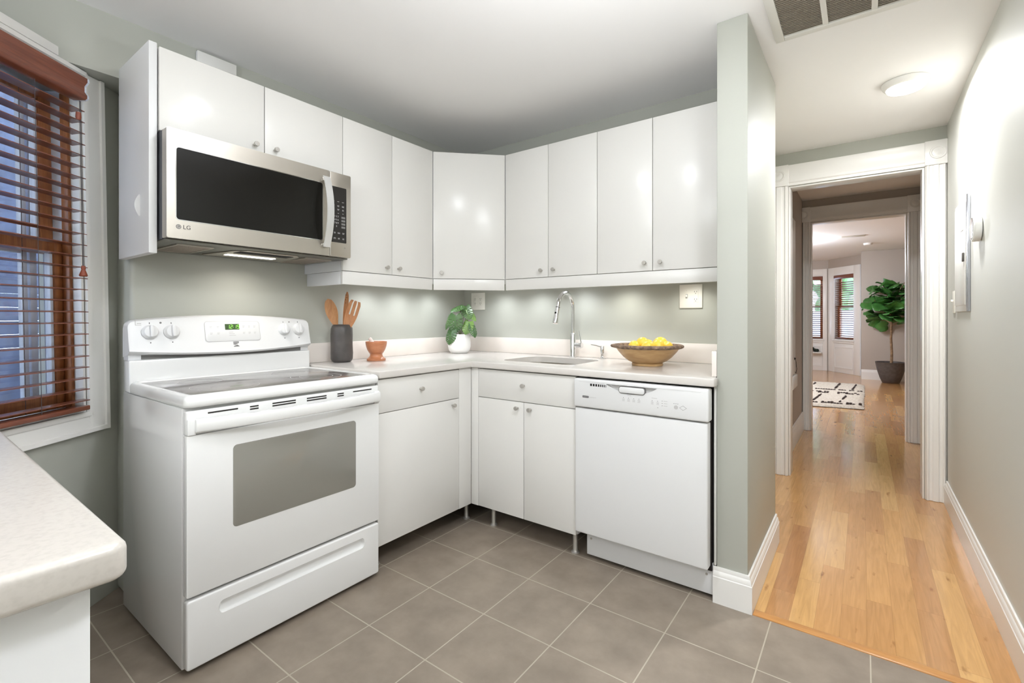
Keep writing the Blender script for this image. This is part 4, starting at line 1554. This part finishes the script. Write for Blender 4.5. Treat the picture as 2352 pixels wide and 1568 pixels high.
# storage drawer
dr = obj('storage_drawer', MB().prism(rrect(RY0 + .003, .020, RY1 - .003, .246, .010), FX(0), .640, .668, .006, 3), M['enamel'], R)
gv, gf = [], []
cap = []
sec = 16
GT = [0, .001, .003, .006, .010, .015, .022] + [.03 + .94 * q / 20 for q in range(21)] + [.978, .985, .990, .994, .997, .999, 1]
for t in GT:
    y = -1.958 + .584 * t
    e = math.sqrt(max(0, 1 - (max(0, .028 - min(t, 1 - t)) / .028) ** 2)) * .97 + .03
    for j in range(sec):
        an = 2 * PI * j / sec
        gv.append((.6685 + .022 * e * math.cos(an), y, .185 + .0225 * e * math.sin(an)))
for i in range(len(GT) - 1):
    for j in range(sec):
        gf.append((sec * i + j, sec * i + (j + 1) % sec, sec * i + sec + (j + 1) % sec, sec * i + sec + j))
gf += [tuple(range(sec)), tuple((len(GT) - 1) * sec + j for j in range(sec))]
cut(dr, MB().add(gv, gf))

# ================================================================== MICROWAVE
MY0, MY1, MZ0, MZ1 = -2.031, -1.2735, 1.460, 1.8585
XM = .421
Q = thing('microwave', 'stainless over-the-range microwave mounted above the stove', 'microwave', (.2, (MY0 + MY1) / 2, MZ0))
obj('case', MB().box(.002, MY0 + .002, MZ0, .372, MY1 - .002, MZ1, .002), M['mwside'], Q)
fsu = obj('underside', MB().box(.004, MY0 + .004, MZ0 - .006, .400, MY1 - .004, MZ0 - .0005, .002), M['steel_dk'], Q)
for (y0, y1) in ((-1.965, -1.845), (-1.450, -1.325)):
    f_ = obj('grease_filter', MB().box(.075, y0, MZ0 - .010, .325, y1, MZ0 - .0065, .001), M['mesh'], Q)
    obj('filter_frame', MB().prism(rrect(.069, y0 - .006, .331, y1 + .006, .003, 1), FZ(MZ0 - .0115), 0, .005, hole=rrect(.077, y0 + .002, .323, y1 - .002, .002, 1)), M['steel'], f_)
obj('lamp_housing', MB().prism([(.07, -1.79), (.30, -1.76), (.345, -1.72), (.345, -1.50), (.30, -1.47), (.07, -1.44)], FZ(MZ0 - .0105), 0, .0045, .001), M['steel'], Q)
obj('lamp_lens', MB().box(.155, -1.735, MZ0 - .0125, .195, -1.525, MZ0 - .0108, .0005), M['hoodglow'], Q)
obj('switch_strip', MB().box(.26, -1.74, MZ0 - .0125, .325, -1.51, MZ0 - .0108, .0005), M['gap'], Q)
YG = -1.386
win = rrect(-2.001, 1.530, -1.4235, 1.7925, .010, 5)
dob = obj('door', MB().prism(rrect(MY0, MZ0 + .0005, YG - .0012, MZ1, .006, 5), FX(0), .378, XM, 0, hole=win), M['steel'], Q)
obj('window', MB().prism(rrect(-2.0005, 1.5305, -1.424, 1.792, .009, 5), FX(0), .40, XM - .002), M['blackglass'], dob)
obj('window_trim', MB().prism(rrect(-2.004, 1.527, -1.4205, 1.7955, .012, 5), FX(0), XM - .001, XM + .001, hole=win), M['chrome'], dob)
obj('door_edge', MB().box(.3735, MY0 + .001, MZ0 + .002, .3775, YG - .002, MZ1 - .002), M['mwside'], dob)
# handle
hv, hf = [], []
NH = 24
for i in range(NH + 1):
    t = i / NH
    z = 1.497 + .325 * t
    b_ = 1 - (2 * t - 1) ** 2
    x = XM + .010 + .038 * b_
    yk = -1.415 - .002 * b_
    for (dx, dy) in ((0, -.012), (.009, -.0175), (.012, -.0160), (.012, .0160), (.009, .0175), (0, .012)):
        hv.append((x + dx, yk + dy, z))
for i in range(NH):
    for j in range(6):
        hf.append((6 * i + j, 6 * i + (j + 1) % 6, 6 * i + 6 + (j + 1) % 6, 6 * i + 6 + j))
hf += [tuple(range(6)), tuple(6 * NH + j for j in range(6))]
h_ = obj('handle', MB().add(hv, hf), M['handle'], dob, angle=30)
for z in (1.499, 1.803):
    obj('handle_mount', MB().box(XM + .0012, -1.424, z, XM + .012, -1.406, z + .017, .002), M['chrome'], h_)
lg = MB()
mt = FX(XM)
lg.prism(circ(-1.994, 1.5035, .0085, 28), mt, -.001, .0006)
obj('logo_disc', lg, M['ink'], dob)
obj('logo_face', MB().prism(circ(-1.994, 1.5035, .0058, 24), mt, 0, .0008, hole=circ(-1.994, 1.5035, .0048, 24)).box(-1.9965, 1.5005, 0, -1.9955, 1.507, .0008, mtx=mt).box(-1.994, 1.5005, 0, -1.991, 1.5014, .0008, mtx=mt), M['steel'], dob)
obj('brand_letters', text_mb('LG', .021, frame((XM, -1.9675, 1.5035), (0, 1, 0), (0, 0, 1), (1, 0, 0)), .0006), M['ink_dk'], dob)
cpn = obj('control_panel', MB().prism(rrect(YG + .0012, MZ0 + .0005, MY1, MZ1, .006, 5), FX(0), .378, XM, .002), M['steel'], Q)
kpd = obj('keypad', MB().prism(rrect(-1.381, 1.528, -1.299, 1.7915, .004), FX(0), XM - .001, XM + .0012), M['keypad'], cpn)
pm = MB()
rw = random.Random(5)
for r_i, z in enumerate((1.722, 1.703, 1.699, 1.686, 1.682, 1.667)):
    for y in (-1.368, -1.343, -1.318):
        w_ = rw.uniform(.006, .011)
        pm.box(y - w_ / 2, z - .0008, XM, y + w_ / 2, z + .0008, XM + .0016, mtx=frame((0, 0, 0), (0, 1, 0), (0, 0, 1), (1, 0, 0)))
for z in (1.575, 1.571, 1.549, 1.545):
    for y in (-1.362, -1.340, -1.316):
        w_ = rw.uniform(.008, .013)
        pm.box(y - w_ / 2, z - .0008, XM, y + w_ / 2, z + .0008, XM + .0016, mtx=frame((0, 0, 0), (0, 1, 0), (0, 0, 1), (1, 0, 0)))
obj('key_print', pm, M['ink_lt'], kpd)
tm = MB()
for i, row in enumerate(('1 2 3', '4 5 6', '7 8 9', '0')):
    t_ = text_mb(row, .0105, frame((XM + .0013, -1.352, 1.651 - i * .0155), (0, 1, 0), (0, 0, 1), (1, 0, 0)), .0003)
    tm.add(t_.v, t_.f)
obj('number_print', tm, M['ink_lt'], kpd)
gm = MB()
for i in range(4):
    gm.box(XM + .0008, -1.326, 1.598 + i * .0155, XM + .0016, -1.306, 1.607 + i * .0155)
obj('key_pad_block', gm, M['ink'], kpd)
obj('small_print', MB().box(XM - .0005, -1.312, 1.506, XM + .0005, -1.303, 1.5075).box(XM - .0005, -1.313, 1.502, XM + .0005, -1.303, 1.503), M['ink'], cpn)

# ================================================================== PENINSULA
pts = rrect(.30, -3.10, 1.778, -2.487, .018, 5)
PZ0, PZ1 = .884, .9245
o = obj('peninsula_countertop', MB().prism([(.76, -3.10), (1.760, -3.10)] + [(1.760 + .018 * math.sin(q * PI / 10), -2.505 + .018 * math.cos(q * PI / 10)) for q in range(5, -1, -1)] + [(.285, -2.487)], FZ(PZ0), 0, PZ1 - PZ0, .009, 4), M['quartz_dim'])
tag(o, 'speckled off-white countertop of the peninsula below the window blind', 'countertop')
a = thing('peninsula_cabinet', 'white cabinet carrying the speckled peninsula countertop', 'cabinet', (1.0, -2.8, 0))
obj('carcass', MB().prism([(.76, -3.06), (1.745, -3.06), (1.745, -2.515), (.34, -2.515)], FZ(.0005), 0, PZ0 - .001, .001), M['carcass'], a)

# ================================================================== HALL FITTINGS
a = thing('ceiling_light', 'round white flush ceiling light glowing in the hall', 'light', (2.609, .50, ZC))
obj('rim', MB().lathe([(0, -.0005), (.098, -.0005), (.100, -.004), (.096, -.018), (.086, -.030), (.080, -.032), (.078, -.028), (0, -.026)], (2.609, .50, ZC), 48), M['trim'], a)
obj('diffuser', MB().lathe([(.079, -.0285), (.076, -.040), (.060, -.046), (.03, -.049), (0, -.050)], (2.609, .50, ZC), 48), M['lampglow'], a)
# return-air grille
GX0, GX1, GY0, GY1 = 2.125, 2.815, -.86, -.297
a = thing('ceiling_vent', 'large white return-air grille in the ceiling with dark louvers', 'vent', ((GX0 + GX1) / 2, (GY0 + GY1) / 2, ZC))
gz = ZC - .012
nb_ = 4
cw_ = (GX1 - GX0 - .034 * 2 - .020 * 3) / 4
fm = MB()
fm.box(GX0, GY0, gz, GX0 + .034, GY1, ZC - .0008, .002).box(GX1 - .034, GY0, gz, GX1, GY1, ZC - .0008, .002)
fm.box(GX0 + .0342, GY1 - .034, gz, GX1 - .0342, GY1, ZC - .0008, .002).box(GX0 + .0342, GY0, gz, GX1 - .0342, GY0 + .034, ZC - .0008, .002)
x = GX0 + .034 + cw_
for i in range(3):
    fm.box(x + .0002, GY0 + .0342, gz + .001, x + .0198, GY1 - .0342, ZC - .0008)
    x += cw_ + .020
obj('frame', fm, M['grille'], a)
obj('backing', MB().box(GX0 + .035, GY0 + .035, ZC - .0016, GX1 - .035, GY1 - .035, ZC - .0009), M['duct'], a)
x = GX0 + .034
for i in range(4):
    lm = MB()
    y = GY0 + .040
    while y < GY1 - .042:
        lm.add([(x + .0005, y, gz + .001), (x + cw_ - .0005, y, gz + .001), (x + cw_ - .0005, y + .009, ZC - .002), (x + .0005, y + .009, ZC - .002), (x + .0005, y + .0012, gz + .001), (x + cw_ - .0005, y + .0012, gz + .001), (x + cw_ - .0005, y + .0102, ZC - .002), (x + .0005, y + .0102, ZC - .002)],
               [(0, 1, 2, 3), (4, 7, 6, 5), (0, 4, 5, 1), (3, 2, 6, 7), (0, 3, 7, 4), (1, 5, 6, 2)])
        y += .0125
    obj('louver', lm, M['louver'], a)
    x += cw_ + .020
# things on the right wall
XR = 2.8615
a = thing('thermostat', 'round white thermostat with mirrored face on the hall wall', 'thermostat', (XR, .33, 1.58))
mt = frame((XR, .303, 1.575), (0, -1, 0), (0, 0, 1), (-1, 0, 0))
t_ = MB().lathe([(0, .0003), (.052, .0003), (.059, .004), (.059, .026), (.056, .030), (.050, .031), (.049, .029), (0, .029)], (0, 0, 0), 40)
t_.v = [tuple(mt @ Vector(v)) for v in t_.v]
obj('shell', t_, M['thermo'], a)
t_ = MB().lathe([(0, .0292), (.048, .0292), (.048, .0315), (.045, .032), (0, .032)], (0, 0, 0), 40)
t_.v = [tuple(mt @ Vector(v)) for v in t_.v]
obj('face', t_, M['mirror'], a)
a = thing('breaker_panel', 'flush painted breaker panel cover with bright metal edge on the hall wall', 'panel', (XR, .76, 1.2))
obj('cover', MB().box(XR - .010, .56, 1.203, XR - .0004, .96, 1.785, .006, 2), M['trim'], a)
dr_ = obj('door', MB().box(XR - .016, .60, 1.235, XR - .0105, .92, 1.76, .002), M['trim'], a)
obj('latch', MB().box(XR - .024, .605, 1.455, XR - .0165, .630, 1.500, .003), M['slot'], dr_)
obj('directory_card', MB().box(XR - .0175, .64, 1.62, XR - .0163, .72, 1.72), M['plastic'], dr_)
obj('metal_edge', MB().box(XR - .0155, .5535, 1.203, XR - .0006, .5595, 1.785, .001), M['panelmetal'], a)
a = thing('light_switch', 'white light switch between the door casing and the breaker panel', 'switch', (XR, 1.06, 1.26))
obj('plate', MB().box(XR - .006, 1.02, 1.198, XR - .0004, 1.095, 1.325, .003), M['plastic'], a)
obj('toggle', MB().box(XR - .018, 1.052, 1.262, XR - .0062, 1.062, 1.275, .002), M['plastic'], a)

# vestibule: long white panel with a small wire, on the taupe wall
a = thing('wall_panel', 'tall narrow white panel on the taupe wall inside the first doorway', 'panel', (1.9215, 2.2, .6))
obj('board', MB().box(1.9212, 2.02, .66, 1.936, 2.34, 2.05, .004), M['trim'], a)
obj('base_box', MB().box(1.9212, 2.02, .545, 1.950, 2.36, .655, .006), M['trim'], a)
obj('wire', MB().tube([(1.940, 2.25, .80), (1.944, 2.30, .77), (1.946, 2.34, .70), (1.942, 2.31, .665), (1.94, 2.27, .68)], .002, 8).ball((1.939, 2.245, .803), .009), M['gap'], a)

# ================================================================== LIVING ROOM
def bay_window(idx, F, s0, s1, z0, z1, sash_z, zz, label, casing_l, casing_r):
    r = thing('window_%d' % idx, None, None, tuple(F @ Vector(((s0 + s1) / 2, z0, 0))))
    r['kind'] = 'structure'
    obj('surround', MB().box(casing_l, 0.001, .0005, s0 - .001, 2.235, .022, .003, mtx=F).box(s1 + .001, .001, .0005, casing_r, 2.235, .022, .003, mtx=F).box(s0 - .0005, z1 + .001, .0005, s1 + .0005, 2.235, .022, .003, mtx=F).box(s0 - .0005, 0.001, .0005, s1 + .0005, z0 - .001, .014, .003, mtx=F), M['trim'], r)
    obj('sill', MB().box(s0 - .03, z0 - .045, .0225, s1 + .03, z0 - .018, .05, .004, mtx=F).box(s0 - .02, z0 - .085, .0225, s1 + .02, z0 - .046, .032, .003, mtx=F), M['trim'], r)
    obj('panel_molding', MB().prism(rrect(s0 + .015, .10, s1 - .015, z0 - .16, .003, 1), F, .0145, .024, hole=rrect(s0 + .04, .125, s1 - .04, z0 - .185, .003, 1)), M['trim'], r)
    for (a0, a1, w_) in ((z0, sash_z + .02, -.06), (sash_z - .02, z1, -.095)):
        o = obj('sash', MB().box(s0 + .001, a0, w_ - .03, s0 + .05, a1, w_, .002, mtx=F).box(s1 - .05, a0, w_ - .03, s1 - .001, a1, w_, .002, mtx=F).box(s0 + .0502, a0, w_ - .03, s1 - .0502, a0 + .04, w_, .002, mtx=F).box(s0 + .0502, a1 - .04, w_ - .03, s1 - .0502, a1, w_, .002, mtx=F), M['sash'], r)
        obj('pane', MB().box(s0 + .0503, a0 + .0403, w_ - .017, s1 - .0503, a1 - .0403, w_ - .013, 0, mtx=F), M['glass'], o)
    b = thing('window_blind', label, 'blind', tuple(F @ Vector(((s0 + s1) / 2, z0, -.02))))
    obj('valance', MB().box(s0 + .004, z1 - .08, -.045, s1 - .004, z1 - .003, .035, .004, mtx=F), M['blind'], b)
    nn = int((z1 - .12 - z0 - .05) / .045)
    for i in range(nn):
        z = z0 + .06 + i * .045
        obj('slat', MB().add([F @ Vector(q) for q in ((s0 + .006, z, -.045), (s1 - .006, z, -.045), (s1 - .006, z + .016, -.002), (s0 + .006, z + .016, -.002), (s0 + .006, z + .003, -.045), (s1 - .006, z + .003, -.045), (s1 - .006, z + .019, -.002), (s0 + .006, z + .019, -.002))], [(0, 1, 2, 3), (4, 7, 6, 5), (0, 4, 5, 1), (3, 2, 6, 7), (0, 3, 7, 4), (1, 5, 6, 2)]), M['blind'], b)
    obj('bottom_rail', MB().box(s0 + .006, z0 + .012, -.046, s1 - .006, z0 + .032, -.001, .003, mtx=F), M['blind'], b)


bay_window(2, FB, BW0, BW1, BZ0, BZ1, 1.405, 0, 'brown wooden blind over the angled bay window nearest the fig tree', .03, LB - .004)
bay_window(3, FF, FW0, FW1, .70, 2.075, 1.405, 0, 'brown wooden blind over the bay window farther from the fig tree', FW0 - .10, FW1 + .085)
# shelf in the bay
o = obj('bay_shelf', MB().box(.70, BA.y - .18, .385, 1.70, BA.y - .026, .410, .004), M['trim'])
tag(o, 'white shelf under the bay window carrying a dark clump', 'shelf')
lm = MB()
for i in range(14):
    rr = random.Random(i)
    lm.ball((1.50 + rr.uniform(-.13, .13), BA.y - .105 + rr.uniform(-.02, .02), .4105 + .032 + rr.uniform(0, .05) * (1 if i % 3 else .3)), .034, seg=10)
o = obj('moss_clump', lm, M['lump'])
tag(o, 'dark lumpy moss clump sitting on the white bay shelf', 'decor')

# fig tree in a planter
tx, ty = 2.83, 8.13
T = thing('fiddle_leaf_fig', 'tall fiddle leaf fig tree in a dark round planter', 'potted tree', (tx, ty, 0))
obj('planter', MB().lathe([(0, .001), (.118, .001), (.125, .006), (.158, .09), (.19, .20), (.212, .31), (.222, .367), (.226, .372), (.218, .375), (.206, .372), (.200, .34), (.19, .30), (0, .30)], (tx, ty, 0), 48), M['planter'], T)
obj('soil', MB().lathe([(0, .345), (.10, .343), (.2, .335), (.2, .325), (0, .325)], (tx, ty, 0), 32), M['soil'], T)
tr = MB()
tr.tube([(tx + .01, ty, .335), (tx + .015, ty, .55), (tx + .005, ty + .005, .80), (tx + .01, ty, 1.05), (tx - .01, ty, 1.30), (tx, ty, 1.60)], [.022, .020, .018, .018, .013, .008], 12)
br_ = []
rnd = random.Random(11)
for i in range(9):
    an = i * 2.4
    z0 = 1.02 + .05 * i
    e = Vector((tx + .24 * math.cos(an), ty + .24 * math.sin(an), z0 + .10 + .04 * i))
    p0 = Vector((tx, ty, z0))
    tr.tube([p0, p0 * .5 + e * .5 + Vector((0, 0, .0)), e], [.010, .008, .005], 8)
    br_.append((p0, e))
tr.v = [(x, y if y < 8.36 else 8.36 + (y - 8.36) * .22, z) for x, y, z in tr.v]
obj('trunk', tr, M['trunk'], T)


def fig_leaf(mb, p, d, nrm, L, Wd):
    d = Vector(d).normalized()
    nrm = (Vector(nrm) - d * Vector(nrm).dot(d)).normalized()
    sd = d.cross(nrm)
    pr = [(0, .03), (.06, .10), (.18, .26), (.32, .30), (.45, .29), (.60, .40), (.75, .47), (.88, .40), (.96, .22), (1.0, .03)]
    vs, fs = [], []
    for t, w_ in pr:
        droop = -.22 * t * t * L
        for q in (-1, -.5, 0, .5, 1):
            vs.append(Vector(p) + d * (t * L) + sd * (w_ * q * Wd) + nrm * (droop + .10 * abs(q) * w_ * Wd + .012 * math.sin(9 * t + q * 2)))
    for i in range(len(pr) - 1):
        for k in range(4):
            fs.append((5 * i + k, 5 * i + k + 1, 5 * i + 6 + k, 5 * i + 5 + k))
    mb.add(vs, fs)


lf = MB()
for (p0, e) in br_:
    for j in range(7):
        t = .35 + .65 * j / 6
        p = p0.lerp(e, t)
        an = math.atan2(e.y - p0.y, e.x - p0.x) + (1 if j % 2 else -1) * rnd.uniform(.2, 1.5)
        fig_leaf(lf, p, (math.cos(an), math.sin(an), rnd.uniform(-.6, .9)), (rnd.uniform(-.8, .8), rnd.uniform(-1.1, .3), 1), rnd.uniform(.24, .34), rnd.uniform(.20, .26))
for i in range(26):
    z = 1.15 + .55 * i / 26
    an = i * 2.39996
    fig_leaf(lf, (tx + .02 * math.cos(an), ty + .02 * math.sin(an), z), (math.cos(an), math.sin(an), .15 + .9 * (i / 26) ** 2), (0, 0, 1), .33 - .10 * (i / 26), .24)
lf.v = [(x, y if y < 8.36 else 8.36 + (y - 8.36) * .22, z) for x, y, z in lf.v]
fo = obj('foliage', lf, M['fleaf'], T, angle=80)
md = fo.modifiers.new('t', 'SOLIDIFY')
md.thickness = .0015

# rug
a = thing('area_rug', 'cream shaggy rug with broken dark lines on the oak floor', 'rug', (1.7, 6.0, 0))
rg = MB()
nx, ny = 40, 60
rr = random.Random(2)
c00, c10, c01, c11 = Vector((.55, 4.45, 0)), Vector((2.440, 4.78, 0)), Vector((.55, 7.30, 0)), Vector((2.455, 7.40, 0))
idx = {}
vs, fs = [], []
for i in range(nx + 1):
    for j in range(ny + 1):
        u, v = i / nx, j / ny
        p = (c00 * (1 - u) + c10 * u) * (1 - v) + (c01 * (1 - u) + c11 * u) * v
        edge = min(u, 1 - u) * nx < .5 or min(v, 1 - v) * ny < .5
        z = .008 if edge else .030 + rr.uniform(-.004, .004)
        if edge:
            p = p + Vector((rr.uniform(-.012, .012), rr.uniform(-.012, .012), 0))
        idx[i, j] = len(vs)
        vs.append((p.x, p.y, z))
for i in range(nx):
    for j in range(ny):
        fs.append((idx[i, j], idx[i + 1, j], idx[i + 1, j + 1], idx[i, j + 1]))
bot = len(vs)
vs += [(c00.x, c00.y, .001), (c10.x, c10.y, .001), (c11.x, c11.y, .001), (c01.x, c01.y, .001)]
fs.append((bot, bot + 3, bot + 2, bot + 1))
obj('pile', MB().add(vs, fs), M['rug'], a, angle=80)
dl = MB()


def rug_pt(u, v, z=.034):
    p = (c00 * (1 - u) + c10 * u) * (1 - v) + (c01 * (1 - u) + c11 * u) * v
    return (p.x, p.y, z)


def dash_line(u0, v0, u1, v1, n, gap, wd):
    for i in range(n):
        if rr.random() < gap:
            continue
        t0, t1 = i / n, (i + .85) / n
        p0, p1 = Vector(rug_pt(u0 + (u1 - u0) * t0, v0 + (v1 - v0) * t0)), Vector(rug_pt(u0 + (u1 - u0) * t1, v0 + (v1 - v0) * t1))
        p0.y += rr.uniform(-.012, .012)
        p1.y += rr.uniform(-.012, .012)
        dl.tube([p0, (p0 + p1) / 2 + Vector((0, 0, .004)), p1], wd * rr.uniform(.7, 1.2), 6)


for v in (.07, .10, .45, .49, .60):
    dash_line(.45, v, .99, v, 30, .45, .009)
for u in (.50, .70, .86):
    dash_line(u, .12, u + .03, .38, 12, .25, .012)
for u in (.62, .80, .92):
    dash_line(u, .66, u + .02, .92, 10, .3, .014)
dash_line(.50, .38, .60, .42, 5, .1, .012)
obj('dark_yarn', dl, M['rugdark'], a)

# living room ceiling fittings
o = obj('ceiling_register', MB().box(2.16, 6.28, ZL - .010, 2.46, 6.40, ZL - .0006, .003), M['louver'])
tag(o, 'small flat ceiling register in the living room', 'vent')
o = obj('smoke_detector', MB().lathe([(0, -.0005), (.065, -.0005), (.065, -.018), (.055, -.032), (.03, -.036), (0, -.036)], (2.50, 7.35, ZL), 28), M['trim'])
tag(o, 'round smoke detector on the living room ceiling near the fig tree', 'smoke detector')
a = thing('ceiling_light', 'flush living room ceiling light just hidden by the far door casing', 'light', (1.40, 6.4, ZL))
obj('rim', MB().lathe([(0, -.0005), (.15, -.0005), (.152, -.02), (.14, -.03), (0, -.03)], (1.40, 6.4, ZL), 36), M['trim'], a)
obj('diffuser', MB().lathe([(.138, -.031), (.13, -.05), (.08, -.07), (0, -.078)], (1.40, 6.4, ZL), 36), M['lampglow'], a)

# outside the bay
tm = MB()
rr = random.Random(8)
for i in range(120):
    tm.ball((rr.uniform(-3, 6), 15 + rr.uniform(-1, 1.2), rr.uniform(1.2, 5)), rr.uniform(.3, .6), seg=8)
o = obj('tree_foliage', tm, M['tree'])
tag(o, 'bright green tree foliage seen through the bay windows', 'foliage', kind='stuff')
struct('exterior_fence', MB().box(-4, 13.0, -.2, 7, 13.1, 1.35), M['fence'], 'pale board fence outside the bay windows')
